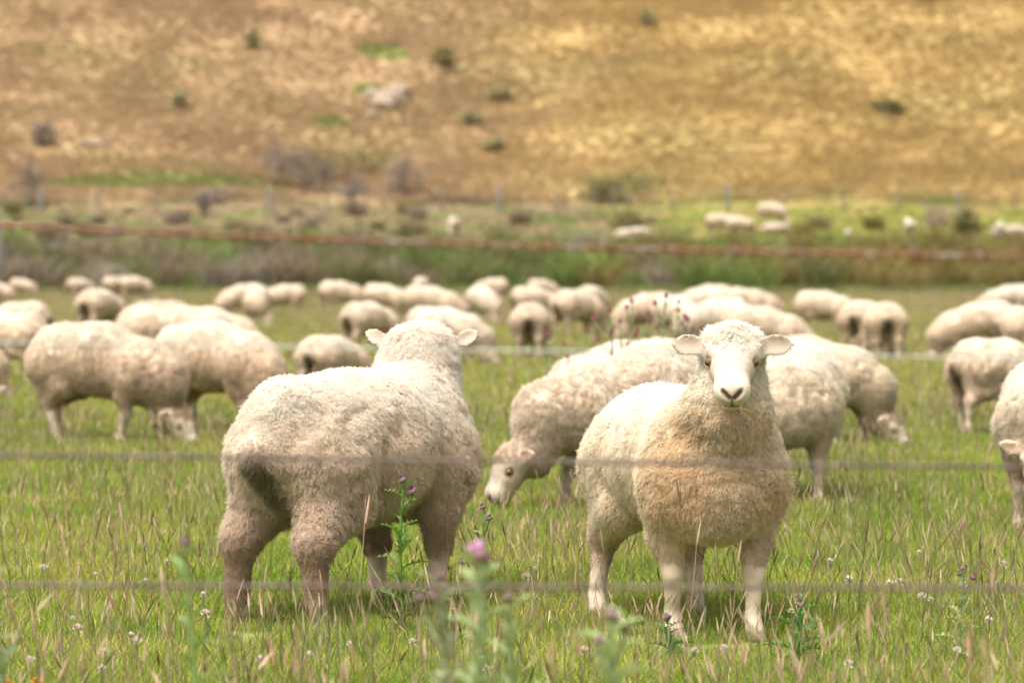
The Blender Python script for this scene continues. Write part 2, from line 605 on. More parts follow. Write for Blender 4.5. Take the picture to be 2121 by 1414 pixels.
        if tint is not None:
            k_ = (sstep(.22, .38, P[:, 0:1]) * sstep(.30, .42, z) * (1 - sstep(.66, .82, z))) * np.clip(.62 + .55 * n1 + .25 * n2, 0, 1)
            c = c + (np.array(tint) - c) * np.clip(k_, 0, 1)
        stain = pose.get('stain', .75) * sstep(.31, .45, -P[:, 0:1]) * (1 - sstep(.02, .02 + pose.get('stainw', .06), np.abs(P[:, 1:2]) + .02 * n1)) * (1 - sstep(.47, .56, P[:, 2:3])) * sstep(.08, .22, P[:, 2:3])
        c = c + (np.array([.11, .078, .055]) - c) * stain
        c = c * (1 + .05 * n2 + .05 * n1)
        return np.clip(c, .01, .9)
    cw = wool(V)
    skin = cw * .60  # darkened to match the self-shadowed fleece: shade put into the skin colour
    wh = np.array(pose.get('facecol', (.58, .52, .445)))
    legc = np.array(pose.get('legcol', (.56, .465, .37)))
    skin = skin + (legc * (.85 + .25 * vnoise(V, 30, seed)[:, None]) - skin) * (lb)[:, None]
    fc = wh * (1 + .05 * vnoise(V, 40, seed + 8)[:, None])
    skin = skin + (fc - skin) * np.clip(face, 0, 1)[:, None]
    skin = skin + (np.array(pose.get('earcol', (.62, .40, .31))) - skin) * (ear_in * pose.get('earpink', .75))[:, None]
    muz = sstep(.185, .212, nx_) * (1 - sstep(.028, .05, np.abs(ny) + np.abs(nz_ + .055) * .6)) * (face > .5)
    spk = sstep(.1, .5, vnoise(V, 190, seed + 9))
    skin = skin + (np.array([.40, .29, .23]) - skin) * (muz * (.45 + .30 * spk))[:, None]
    cheek = sstep(.034, .052, np.abs(ny)) * (face > .5) * (1 - ear_m) * (.45 + .25 * vnoise(V, 33, seed + 4))
    skin = skin + (np.array([.60, .49, .38]) - skin) * np.clip(cheek, 0, 1)[:, None]
    tr = np.linalg.norm(np.stack([(nx_ - .118) / 2.6, (np.abs(ny) - .052) / 1.2, (nz_ + .056) / 2.0], 1), axis=1)
    skin = skin + (np.array([.42, .30, .21]) - skin) * ((1 - sstep(.003, .009, tr)) * .6)[:, None]
    for m_, c_ in ((nost, (.09, .055, .04)), (phil, (.16, .11, .085)), (mouth, (.10, .06, .045)), (lid, (.16, .09, .05))):
        skin = skin + (np.array(c_) - skin) * (m_ * .95)[:, None]
    hoof = (1 - sstep(.028, .04, V[:, 2])) * isleg
    skin = skin + (np.array([.16, .13, .10]) - skin) * (hoof * .9)[:, None]
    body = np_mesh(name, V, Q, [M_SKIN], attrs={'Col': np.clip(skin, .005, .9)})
    # -------- fleece: locks of fine curved strands
    n4 = np.cross(V[Q[:, 2]] - V[Q[:, 0]], V[Q[:, 3]] - V[Q[:, 1]])
    area = .5 * np.linalg.norm(n4, axis=1)
    short = bare[Q].mean(1)
    dens = area * np.where(short > .5, pose.get('shortdens', .9), 1.0)
    cum = np.cumsum(dens); cum /= cum[-1]
    q = np.searchsorted(cum, rng.random(locks))
    a, b = rng.random(locks), rng.random(locks)
    W = np.stack([(1 - a) * (1 - b), a * (1 - b), a * b, (1 - a) * b], 1)
    P = np.einsum('nk,nkd->nd', W, V[Q[q]])
    Nl = np.einsum('nk,nkd->nd', W, Nn[Q[q]]); Nl /= np.linalg.norm(Nl, axis=1)[:, None]
    B = np.einsum('nk,nk->n', W, bare[Q[q]])
    eyeok = np.ones(locks, bool)
    for e in eyes: eyeok &= np.linalg.norm(P - e[0], axis=1) > .021
    LhP = (P - hp) @ HM
    eyeok &= ~((LhP[:, 0] > .17) & (B > .5))
    ei = np.einsum('nk,nk->n', W, ear_in[Q[q]])
    eyeok &= ei < .3
    P, Nl, B, q, W = P[eyeok], Nl[eyeok], B[eyeok], q[eyeok], W[eyeok]
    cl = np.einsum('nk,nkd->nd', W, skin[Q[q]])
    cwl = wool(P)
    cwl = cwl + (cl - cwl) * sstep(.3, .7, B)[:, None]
    shag = pose.get('shag', 0.0) * (1 - sstep(.32, .52, P[:, 2])) * sstep(.12, .34, P[:, 2]) * (P[:, 0] < pose.get('shagx', 9))
    L = (.0135 + .003 * rng.standard_normal(len(P)).clip(-1.5, 1.5)) * pose.get('len', 1.0)
    L = L * (1 - .45 * (1 - sstep(.16, .26, P[:, 2])))
    L = L + shag * (.009 + .011 * rng.random(len(P)))
    topk = np.exp(-(np.linalg.norm(P - H(.0, 0, .03), axis=1) / .07) ** 2)
    L = L + .010 * topk * (B < .4)
    L = L * (1 - B) + .007 * B
    comb = np.zeros_like(P)
    comb[:, 0] -= .25; comb[:, 2] -= .45 + 1.3 * shag
    comb += .14 * np.stack([vnoise(P, 11, seed + 11), vnoise(P, 11, seed + 12), vnoise(P, 11, seed + 13)], 1)
    fd = -f if True else f
    comb = comb * (1 - B)[:, None] + np.where((np.linalg.norm(P - hp, axis=1) < .34)[:, None], f * 1.6, np.array([0, 0, -1.8])) * B[:, None]
    D = Nl * np.where(B > .5, .35, 1.0)[:, None] + .5 * comb + .20 * rng.standard_normal(P.shape) * (1 - .7 * B)[:, None]
    D -= Nl * np.minimum(0, np.einsum('nd,nd->n', D, Nl) - .15)[:, None]
    D /= np.linalg.norm(D, axis=1)[:, None]
    n = len(P)
    t = np.linspace(0, 1, npt)
    e1 = np.cross(Nl, rng.standard_normal(P.shape)); e1 /= np.linalg.norm(e1, axis=1)[:, None] + 1e-9
    e2 = np.cross(Nl, e1)
    spread = pose.get('spread', .0065) if 'spread' in pose else .0095 * np.sqrt(12000 / locks)
    ph = rng.random(n) * 6.28; cw_ = np.where(rng.random(n) > .5, 1, -1)
    rj = rng.standard_normal((n, per, 2)) * spread * (1 - .0 * B)[:, None, None]
    root = P[:, None] + rj[..., :1] * e1[:, None] + rj[..., 1:] * e2[:, None] - Nl[:, None] * .004
    ln = L[:, None] * (.75 + .45 * rng.random((n, per)))
    sp = ph[:, None] + .6 * rng.standard_normal((n, per))
    f1 = np.cross(D, Nl + .3); f1 /= np.linalg.norm(f1, axis=1)[:, None] + 1e-9
    f2 = np.cross(D, f1)
    turns = pose.get('turns', 5.0)
    amp = (pose.get('curl', .0032) * (1 - B) + .0006 * B)[:, None] * (.7 + .6 * rng.random((n, per)))
    legthin = 1 - .55 * (1 - sstep(.22, .40, P[:, 2])) * (1 - pose.get('woolly', 0.0)) * (1 - B)
    ln = ln * legthin[:, None]
    Dj = D[:, None] + pose.get('frizz', .30) * rng.standard_normal((n, per, 3)) * (1 - .6 * B)[:, None, None]
    clump = np.clip(pose.get('clump', .30) + .5 * shag, 0, .85) * (1 - B)
    amp = amp * (1 + 1.2 * shag)[:, None]
    pts = np.empty((n, per, npt, 3))
    off = root - P[:, None]
    for i, tt in enumerate(t):
        ang = sp + cw_[:, None] * turns * tt
        aa = amp * tt ** .7
        pts[:, :, i] = P[:, None] + off * (1 - clump * tt)[:, None, None] + Dj * (ln * tt)[..., None] \
            + f1[:, None] * (aa * np.cos(ang))[..., None] + f2[:, None] * (aa * np.sin(ang))[..., None]
        pts[:, :, i, 2] -= (ln * .35 * tt * tt) * (1 - B)[:, None]
    ns = n * per
    cu = bpy.data.hair_curves.new(name + '_fleece')
    cu.add_curves([npt] * ns)
    cu.attributes['position'].data.foreach_set('vector', pts.astype(np.float32).ravel())
    ra = cu.attributes.new('radius', 'FLOAT', 'POINT')
    rr = rad * (1 - .55 * t)[None, :] * (1 - .35 * np.repeat(B, per))[:, None]
    ra.data.foreach_set('value', np.ascontiguousarray(np.broadcast_to(rr, (ns, npt)), np.float32).ravel())
    ca = cu.attributes.new('Col', 'FLOAT_COLOR', 'POINT')
    cc = np.ones((ns, npt, 4), np.float32)
    lockv = (1 + .06 * rng.standard_normal(n))[:, None] * (1 + .06 * rng.standard_normal((n, per)))
    base = np.repeat(cwl, per, 0) * lockv.reshape(-1)[:, None]
    cc[..., :3] = np.clip(base[:, None] * (.90 + .12 * t)[None, :, None], .01, .92)
    ca.data.foreach_set('color', cc.ravel())
    na = cu.attributes.new('nrm', 'FLOAT_VECTOR', 'POINT')
    na.data.foreach_set('vector', np.ascontiguousarray(np.broadcast_to(np.repeat(Nl, per, 0)[:, None], (ns, npt, 3)), np.float32).ravel())
    cu.materials.append(M_FLEECE)
    return dict(body=body, fleece=cu, eyes=eyes)


def eye_mesh():
    V, F, mi = [], [], []
    nu, nv = 20, 12
    for j in range(nv + 1):
        th = math.pi * j / nv
        for i in range(nu):
            p = 2 * math.pi * i / nu
            V.append((math.cos(th), math.sin(th) * math.cos(p), math.sin(th) * math.sin(p)))
    for j in range(nv):
        for i in range(nu):
            F.append((j * nu + i, j * nu + (i + 1) % nu, (j + 1) * nu + (i + 1) % nu, (j + 1) * nu + i))
            c = [sum(V[q_][k] for q_ in F[-1]) / 4 for k in range(3)]
            mi.append(1 if (c[0] > .8 and abs(c[2]) < .22 and abs(c[1]) < .5) or c[0] < .55 else 0)
    return np_mesh('eye', np.array(V) * .0175, np.array(F), [M_EYE, M_PUPIL], mi)


EYE = eye_mesh()


def make_sheep(data, name='sheep'):
    root = empty(name)
    link('body', data['body'], root)
    link('fleece', data['fleece'], root)
    for p, d, u in data['eyes']:
        e = link('eye', EYE, root)
        x = Vector(d).normalized(); z = Vector(u); y = z.cross(x).normalized(); z = x.cross(y)
        M = Matrix((x, y, z)).transposed().to_4x4()
        M.translation = Vector(p)
        e.matrix_local = M
    return root


def put(root, px, D, phi, k=1.0, label='', group=None, dz=0.0, roll=0.0):
    x = at(px, D)
    root.location = (x, D, float(ground_z(x, D)) + dz)
    root.rotation_euler = (roll, 0, R(phi))
    root.scale = (k, k, k)
    return tag(root, label, 'sheep', group or 'sheep grazing in the paddock')


# ------------------------------------------------------------------ ground, hill and their colours (by place on the land)
def land_color(n, dark=1.0):
    """colour of the land from world position: pasture, then bank, then dry hill with green patches"""
    g = N(n, 'ShaderNodeNewGeometry')
    sx = N(n, 'ShaderNodeSeparateXYZ')
    n.links.new(g.outputs['Position'], sx.inputs[0])

    def noise(scale, detail=3, off=0.0, sc=(1, 1, 1)):
        mp = N(n, 'ShaderNodeMapping')
        mp.inputs['Scale'].default_value = sc
        mp.inputs['Location'].default_value = (off, off * .7, 0)
        n.links.new(g.outputs['Position'], mp.inputs['Vector'])
        t = N(n, 'ShaderNodeTexNoise')
        t.inputs['Scale'].default_value = scale
        t.inputs['Detail'].default_value = detail
        n.links.new(mp.outputs[0], t.inputs['Vector'])
        return t.outputs['Fac']

    def rng(v, a, b, c=0.0, d=1.0):
        m = N(n, 'ShaderNodeMapRange')
        m.interpolation_type = 'SMOOTHSTEP'
        for k, x in zip(('From Min', 'From Max', 'To Min', 'To Max'), (a, b, c, d)):
            m.inputs[k].default_value = x
        n.links.new(v, m.inputs['Value'])
        return m.outputs[0]

    def mixc(f, a, b):
        m = N(n, 'ShaderNodeMix', data_type='RGBA')
        for v, s in ((f, 0), (a, 6), (b, 7)):
            if isinstance(v, (tuple, float)):
                m.inputs[s].default_value = (*v, 1) if isinstance(v, tuple) else v
            else:
                n.links.new(v, m.inputs[s])
        return m.outputs[2]

    def mth(op, a, b):
        m = N(n, 'ShaderNodeMath', operation=op)
        for v, s in ((a, 0), (b, 1)):
            if isinstance(v, (int, float)): m.inputs[s].default_value = v
            else: n.links.new(v, m.inputs[s])
        return m.outputs[0]

    def blob(x, y, rx, ry):
        dx = mth('MULTIPLY', mth('SUBTRACT', sx.outputs[0], x), 1 / rx)
        dy = mth('MULTIPLY', mth('SUBTRACT', sx.outputs[1], y), 1 / ry)
        d = mth('ADD', mth('MULTIPLY', dx, dx), mth('MULTIPLY', dy, dy))
        d = mth('ADD', d, mth('MULTIPLY', mth('SUBTRACT', noise(.5, 3, x), .5), 1.6))
        return rng(d, 1.15, .55)

    # dry hill: pinkish straw on the left, golden on the right
    east = rng(mth('ADD', sx.outputs[0], mth('MULTIPLY', mth('SUBTRACT', noise(.12, 2), .5), 14.0)), -6.0, 9.0)
    straw = mixc(rng(noise(.45, 4, 3), .36, .64), (.445, .315, .185), (.475, .34, .205))
    gold = mixc(rng(noise(.40, 4, 9), .36, .64), (.48, .345, .15), (.51, .37, .165))
    hill = mixc(east, straw, gold)
    hill = mixc(mth('MULTIPLY', rng(noise(.22, 4, 17, (1, .5, 1)), .56, .72), .28), hill, (.30, .23, .11))
    hill = mixc(mth('MULTIPLY', rng(noise(.16, 3, 67, (.6, 1, 1)), .46, .66), .36), hill, (.33, .28, .12))
    hill = mixc(mth('MULTIPLY', rng(noise(1.1, 3, 29), .58, .72), .22), hill, (.22, .18, .09))
    green = (.24, .27, .085)
    for b in ((-17.5, 191.5, 6.0, 1.5), (-7.2, 214.5, 1.7, 1.3), (-8.0, 209.3, 1.0, 1.0), (-9.5, 203.3, 1.0, .9)):
        hill = mixc(mth('MULTIPLY', blob(*b), .9), hill, green)
    # flat below the hill: green with dry patches
    flat = mixc(rng(noise(.35, 4, 5), .40, .54), (.125, .15, .052), (.22, .165, .098))
    flat = mixc(rng(sx.outputs[0], 2, 10), flat, mixc(rng(noise(.35, 4, 5), .5, .66), (.19, .21, .05), (.27, .21, .08)))
    hy = mth('ADD', sx.outputs[1], mth('MULTIPLY', mth('SUBTRACT', noise(.25, 3, 41), .5), 12.0))
    c = mixc(rng(hy, 184, 190), flat, hill)
    # bank with rushes
    bank = mixc(rng(noise(.5, 3, 7), .4, .62), (.10, .085, .05), (.13, .155, .05))
    c = mixc(rng(sx.outputs[1], 150, 158), bank, c)
    past = mixc(rng(noise(.30, 4, 11), .38, .64), (.17, .23, .050), (.27, .28, .085))
    past = mixc(mth('MULTIPLY', rng(noise(1.3, 3, 13), .5, .7), .5), past, (.33, .28, .13))
    c = mixc(rng(sx.outputs[1], 128, 134), past, c)
    return c


def land_mat(name, k, transl=0.0, use_attr=False, rough=1.0):
    """k scales the colour (soil between plants is darker); use_attr multiplies by the plant's own vertex colour"""
    m, n = mat(name)
    out = N(n, 'ShaderNodeOutputMaterial')
    c = land_color(n)
    mu = N(n, 'ShaderNodeMix', data_type='RGBA', blend_type='MULTIPLY')
    mu.inputs[0].default_value = 1
    n.links.new(c, mu.inputs[6])
    if use_attr:
        a = N(n, 'ShaderNodeAttribute', attribute_name='Col')
        n.links.new(a.outputs['Color'], mu.inputs[7])
    else:
        mu.inputs[7].default_value = (k, k, k, 1)
    p = N(n, 'ShaderNodeBsdfPrincipled')
    p.inputs['Roughness'].default_value = rough if not use_attr else .65
    p.inputs['Specular IOR Level'].default_value = .05 if not use_attr else .25
    n.links.new(mu.outputs[2], p.inputs['Base Color'])
    sh = p.outputs[0]
    if transl:
        t = N(n, 'ShaderNodeBsdfTranslucent')
        n.links.new(mu.outputs[2], t.inputs['Color'])
        x = N(n, 'ShaderNodeMixShader')
        x.inputs[0].default_value = transl
        n.links.new(sh, x.inputs[1]); n.links.new(t.outputs[0], x.inputs[2])
        sh = x.outputs[0]
    n.links.new(sh, out.inputs['Surface'])
    return m


M_LAND = land_mat('land_soil', .92)
M_TUFT = land_mat('land_tuft', 1, transl=.35, use_attr=True)
M_GRASS = attr_mat('grass_blade', rough=.6, spec=.22, transl=.42)
def _grass_variation(m):
    n = m.node_tree
    a = [q for q in n.nodes if q.type == 'ATTRIBUTE'][0]
    dst = [l.to_socket for l in n.links if l.from_node == a]
    g = N(n, 'ShaderNodeNewGeometry')
    col = a.outputs['Color']
    for sc, c0, c1 in ((.9, (.74, .86, .70), (1.18, 1.08, 1.2)), (3.2, (.86, .90, .85), (1.12, 1.06, 1.1))):
        t = N(n, 'ShaderNodeTexNoise'); t.inputs['Scale'].default_value = sc; t.inputs['Detail'].default_value = 2
        n.links.new(g.outputs['Position'], t.inputs['Vector'])
        r = N(n, 'ShaderNodeValToRGB')
        r.color_ramp.elements[0].position = .36; r.color_ramp.elements[1].position = .64
        r.color_ramp.elements[0].color = (*c0, 1); r.color_ramp.elements[1].color = (*c1, 1)
        n.links.new(t.outputs['Fac'], r.inputs['Fac'])
        x = N(n, 'ShaderNodeMix', data_type='RGBA', blend_type='MULTIPLY')
        x.inputs[0].default_value = 1
        n.links.new(col, x.inputs[6]); n.links.new(r.outputs[0], x.inputs[7])
        col = x.outputs[2]
    for d in dst: n.links.new(col, d)
_grass_variation(M_GRASS)

terrain_sheet('pasture_ground', -60, 60, 121, np.concatenate([np.linspace(-6, 30, 73), np.linspace(30.5, 132, 120)]), M_LAND)
terrain_sheet('hillside', -130, 130, 261, np.concatenate([np.linspace(132, 260, 257), np.linspace(261, 320, 40), np.linspace(325, 700, 30)]), M_LAND)


# ------------------------------------------------------------------ grass
def blades(rng, n, size, hmin, hmax, wmin, wmax, lean, cols, seg=2, pw=1.6, tipcol=None):
    """n bent blades in a square patch: vertices, quads/tris and colours"""
    p = (rng.random((n, 2)) - .5) * size
    h = hmin + (hmax - hmin) * rng.random(n) ** pw
    wd = wmin + (wmax - wmin) * rng.random(n)
    az = rng.random(n) * 6.283
    ln = h * lean * (.25 + rng.random(n))
    d = np.stack([np.cos(az), np.sin(az)], 1)
    fa = rng.random(n) * 6.283
    sd = np.stack([np.cos(fa), np.sin(fa)], 1)
    V = []; levels = seg + 1
    ts = np.linspace(0, 1, levels)
    for t in ts[:-1]:
        c = p + d * (ln * t * t)[:, None]
        wv = sd * (wd * (1 - .55 * t))[:, None] * .5
        z = h * (t - .12 * t * t)
        V += [np.column_stack([c - wv, z]), np.column_stack([c + wv, z])]
    c = p + d * ln[:, None]
    V.append(np.column_stack([c, h * .88]))
    nv = len(V)
    Vt = np.stack(V, 1).reshape(-1, 3)
    b = np.arange(n)[:, None] * nv
    Q = np.concatenate([b + np.array([[2 * i, 2 * i + 1, 2 * i + 3, 2 * i + 2]]) for i in range(seg - 1)]) if seg > 1 else np.zeros((0, 4), int)
    T = b + np.array([[2 * seg - 2, 2 * seg - 1, 2 * seg]])
    ci = np.asarray(cols)[rng.integers(0, len(cols), n)] * (1 + .18 * rng.standard_normal((n, 1)))
    C = np.repeat(ci, nv, 0)
    return Vt, [Q, T], np.clip(C, .005, .8)


def seed_stalks(rng, n, size, hmin, hmax, heads, bend=.25, headlen=(.03, .07), headw=.0045):
    """thin culms with a spike of seed: each a narrow crossed strip plus a spindle"""
    V, F4, F3, C = [], [], [], []
    for i in range(n):
        p = (rng.random(2) - .5) * size
        h = hmin + (hmax - hmin) * rng.random()
        az = rng.random() * 6.283; ln = h * bend * rng.random()
        d = np.array([math.cos(az), math.sin(az)])
        hc = np.array(heads[rng.integers(len(heads))]) * (1 + .15 * rng.standard_normal())
        sc = hc * .45 + np.array([.12, .15, .05]) * .55
        hl = headlen[0] + (headlen[1] - headlen[0]) * rng.random(); hw = headw * (.6 + .8 * rng.random())
        def cen(t): return np.array([*(p + d * ln * t * t), h * t * (1 - .06 * t)])
        o = len(V)
        for t in (0, .35, .7, 1):
            c = cen(t)
            for a in (0, 2.094, 4.189):
                V.append(c + .0009 * np.array([math.cos(a), math.sin(a), 0])); C.append(sc)
        for k in range(3):
            for a in range(3):
                F4.append([o + k * 3 + a, o + k * 3 + (a + 1) % 3, o + k * 3 + 3 + (a + 1) % 3, o + k * 3 + 3 + a])
        t1 = cen(1); dr = unit(cen(1) - cen(.9)); dr = unit(dr + .35 * rng.standard_normal(3) * .4)
        o = len(V)
        for q, ww in ((0, .25), (.3, 1), (.65, .85), (1, .1)):
            c = t1 + dr * hl * q
            for a in range(4):
                an = a * 1.571
                V.append(c + hw * ww * (1 + .25 * rng.standard_normal()) * np.array([math.cos(an), math.sin(an), 0])); C.append(hc * (.85 + .3 * rng.random()))
        for k in range(3):
            for a in range(4):
                F4.append([o + k * 4 + a, o + k * 4 + (a + 1) % 4, o + k * 4 + 4 + (a + 1) % 4, o + k * 4 + 4 + a])
    return np.array(V), [np.array(F4), np.zeros((0, 3), int)], np.clip(np.array(C), .005, .8)


def merge(parts):
    V, Q, T, C = [], [], [], []
    o = 0
    for v, f, c in parts:
        V.append(v); C.append(c); Q.append(f[0] + o); T.append(f[1] + o); o += len(v)
    return np.concatenate(V), [np.concatenate(Q), np.concatenate(T)], np.concatenate(C)


def proto_collection(name, meshes):
    c = bpy.data.collections.new(name)
    for i, me in enumerate(meshes):
        c.objects.link(bpy.data.objects.new(f'{name}_{i:02d}', me))
    return c


def scatter(name, coll, pts, rot, scl, idx, kind='stuff', tilt=None):
    """one object whose geometry nodes put members of a collection on its points"""
    me = bpy.data.meshes.new(name)
    me.vertices.add(len(pts))
    me.vertices.foreach_set('co', np.ascontiguousarray(pts, np.float32).ravel())
    for k, v, ty in (('rot', rot, 'FLOAT'), ('scl', scl, 'FLOAT'), ('idx', idx, 'INT')):
        a = me.attributes.new(k, ty, 'POINT')
        a.data.foreach_set('value', np.asarray(v, np.int32 if ty == 'INT' else np.float32))
    me.update()
    o = link(name, me)
    g = bpy.data.node_groups.new(name + '_scatter', 'GeometryNodeTree')
    g.interface.new_socket('Geometry', in_out='INPUT', socket_type='NodeSocketGeometry')
    g.interface.new_socket('Geometry', in_out='OUTPUT', socket_type='NodeSocketGeometry')
    gi = g.nodes.new('NodeGroupInput'); go = g.nodes.new('NodeGroupOutput')
    iop = g.nodes.new('GeometryNodeInstanceOnPoints')
    ci = g.nodes.new('GeometryNodeCollectionInfo')
    ci.inputs['Collection'].default_value = coll
    ci.inputs['Separate Children'].default_value = True
    ci.inputs['Reset Children'].default_value = True
    def attr(nm, ty):
        a = g.nodes.new('GeometryNodeInputNamedAttribute'); a.data_type = ty
        a.inputs['Name'].default_value = nm
        return a.outputs[0]
    cx = g.nodes.new('ShaderNodeCombineXYZ')
    g.links.new(attr('rot', 'FLOAT'), cx.inputs[2])
    g.links.new(gi.outputs[0], iop.inputs['Points'])
    g.links.new(ci.outputs[0], iop.inputs['Instance'])
    iop.inputs['Pick Instance'].default_value = True
    g.links.new(attr('idx', 'INT'), iop.inputs['Instance Index'])
    g.links.new(cx.outputs[0], iop.inputs['Rotation'])
    g.links.new(attr('scl', 'FLOAT'), iop.inputs['Scale'])
    g.links.new(iop.outputs[0], go.inputs[0])
    md = o.modifiers.new('scatter', 'NODES')
    md.node_group = g
    return tag(o, kind=kind)


GREENS = [(.23, .33, .03), (.295, .385, .038), (.355, .40, .058), (.155, .25, .02), (.37, .365, .09), (.125, .24, .03)]
STRAW = [(.46, .36, .20), (.52, .42, .26), (.38, .27, .15)]
HEADS = [(.24, .17, .10), (.34, .24, .15), (.50, .38, .26), (.20, .17, .08), (.44, .31, .22), (.55, .45, .32), (.30, .30, .12)]


def patch(seed, size, nb, hmin, hmax, w0, w1, ns, sh, straw=.14, lean=.7, pw=1.4, hw=.0042):
    r = np.random.default_rng(seed)
    ps = [blades(r, int(nb * (1 - straw)), size, hmin, hmax, w0, w1, lean, GREENS, 2, pw),
          blades(r, int(nb * straw), size, hmin, hmax * 1.15, w0 * .7, w1 * .7, lean * 1.1, STRAW, 2, pw)]
    if ns:
        ps.append(seed_stalks(r, ns, size, sh[0], sh[1], HEADS, .35, headw=hw))
    V, F, C = merge(ps)
    return np_mesh('grass_patch', V, F, [M_GRASS], smooth=False, attrs={'Col': C})


near_patches = proto_collection('near_patch', [patch(100 + i, .36, 720, .025, .088, .0020, .0048, (5, 7, 10, 6, 9, 3)[i], (.08, .22), straw=(.05, .08, .12, .06, .17, .04)[i], hw=.0019) for i in range(6)] + [np_mesh('grass_patch', *(lambda m: m[:2])(mm), [M_GRASS], smooth=False, attrs={'Col': mm[2]}) for mm in [merge([blades(np.random.default_rng(150 + i), 260, .36, .02, .055, .007, .016, 1.1, [(.10, .22, .025), (.14, .27, .03), (.18, .30, .05)], 2, 1.2), blades(np.random.default_rng(160 + i), 330, .36, .03, .10, .002, .0045, .7, GREENS, 2, 1.4)]) for i in range(2)]])
far_patches = proto_collection('far_patch', [patch(200 + i, .9, 900, .05, .15, .007, .016, (6, 10, 14, 8, 12)[i], (.16, .30), straw=(.12, .18, .24, .14, .3)[i], hw=.0045) for i in range(5)])


def jitter_grid(x0f, y0, y1, step, rng):
    out = []
    y = y0
    while y < y1:
        hw = x0f(y)
        xs = np.arange(-hw, hw, step)
        out.append(np.column_stack([xs + step * (rng.random(len(xs)) - .5), np.full(len(xs), y) + step * (rng.random(len(xs)) - .5)]))
        y += step
    return np.concatenate(out)


g1 = jitter_grid(lambda y: 1.9 + .14 * y, 7.2, 27, .215, RNG)
P = np.column_stack([g1, ground_z(g1[:, 0], g1[:, 1]) - .004])
den = vnoise(P, .9, 31)
pick = np.clip((den * 2.2 + 2.5 + RNG.standard_normal(len(P)) * 1.2).astype(int), 0, 5)
pick = np.where((vnoise(P, 1.4, 35) > .30) & (RNG.random(len(P)) < .8), 6 + RNG.integers(0, 2, len(P)), pick)
gs = .85 + .3 * RNG.random(len(P)) + .18 * vnoise(P, .55, 32)
# cropped and trodden where the two near sheep stand
for hx, hy in ((.67, 11.2), (.50, 11.35), (.30, 11.75), (.20, 11.65), (-.86, 11.7), (-.72, 11.65), (-.37, 12.3), (-.26, 12.25)):
    gs *= 1 - .55 * np.exp(-(((P[:, 0] - hx) / .20) ** 2 + ((P[:, 1] - hy + .30) / .45) ** 2))
scatter('pasture_grass', near_patches, P, RNG.random(len(P)) * 6.283, np.maximum(gs, .32), pick)

g2 = jitter_grid(lambda y: 3 + .15 * y, 26.5, 133, .62, RNG)
P = np.column_stack([g2, ground_z(g2[:, 0], g2[:, 1]) - .01])
scatter('far_pasture_grass', far_patches, P, RNG.random(len(P)) * 6.283, .85 + .35 * RNG.random(len(P)), RNG.integers(0, 5, len(P)))


# taller seeding grass in front, nearest the camera
tall_patches = proto_collection('tall_patch', [np_mesh('tall_grass', *(lambda m: m[:2])(mm), [M_GRASS], smooth=False, attrs={'Col': mm[2]}) for mm in
    [merge([blades(np.random.default_rng(260 + i), 40, .3, .10, .30, .002, .005, .5, GREENS + STRAW, 2, 1.2), seed_stalks(np.random.default_rng(270 + i), 7, .3, .22, .42, [(.44, .31, .22), (.55, .45, .32), (.36, .26, .16), (.48, .38, .27)], .4, headlen=(.05, .08), headw=.0036)]) for i in range(4)]])
ng = 55
gx = np.column_stack([RNG.random(ng) * 5.4 - 2.7, 6.6 + 2.2 * RNG.random(ng)])
P = np.column_stack([gx, ground_z(gx[:, 0], gx[:, 1])])
scatter('tall_seeding_grass', tall_patches, P, RNG.random(ng) * 6.283, .7 + .4 * RNG.random(ng), RNG.integers(0, 4, ng))


# hill grass: tussocks that take the colour of the land they stand on
def tuft(seed, n, size, h0, h1, w0, w1, k0, k1, lean=.9):
    r = np.random.default_rng(seed)
    V, F, C = blades(r, n, size, h0, h1, w0, w1, lean, [(k0,) * 3, (k1,) * 3, ((k0 + k1) / 2,) * 3], 2, 1.2)
    # splay outwards from the tuft's middle
    rad = V[:, :2] * (V[:, 2:3] / h1) * .9
    V[:, :2] += rad
    return np_mesh('tussock', V, F, [M_TUFT], smooth=False, attrs={'Col': C})


hill_tufts = proto_collection('hill_tuft', [tuft(300 + i, 46, .36, .10, .26 + .04 * (i % 3), .015, .035, .88, 1.15) for i in range(4)])
g3 = jitter_grid(lambda y: 4 + .155 * y, 150, 236, .33, RNG)
P = np.column_stack([g3, ground_z(g3[:, 0], g3[:, 1]) - .03])
tall = sstep(184, 190, P[:, 1] + 3 * vnoise(P, .25, 51))
keep = RNG.random(len(P)) < .55 + .45 * tall
P, tall = P[keep], tall[keep]
scl = (.45 + .55 * tall) * (.7 + .6 * RNG.random(len(P))) * (1 + .22 * vnoise(P, .3, 52))
scatter('hill_grass', hill_tufts, P, RNG.random(len(P)) * 6.283, scl, RNG.integers(0, 4, len(P)))
# ------------------------------------------------------------------ the two near sheep
def local_dir(world, phi):
    c, s = math.cos(R(phi)), math.sin(R(phi))
    return (world[0] * c + world[1] * s, -world[0] * s + world[1] * c, world[2])


PHI_R = 283


def local_pos(px, py, D, px0, D0, phi, k=1.0):
    v = local_dir((at(px, D) - at(px0, D0), D - D0, CAM_H - (py - HORIZ) / FPX * D - float(ground_z(at(px0, D0), D0))), phi)
    return tuple(c / k for c in v)

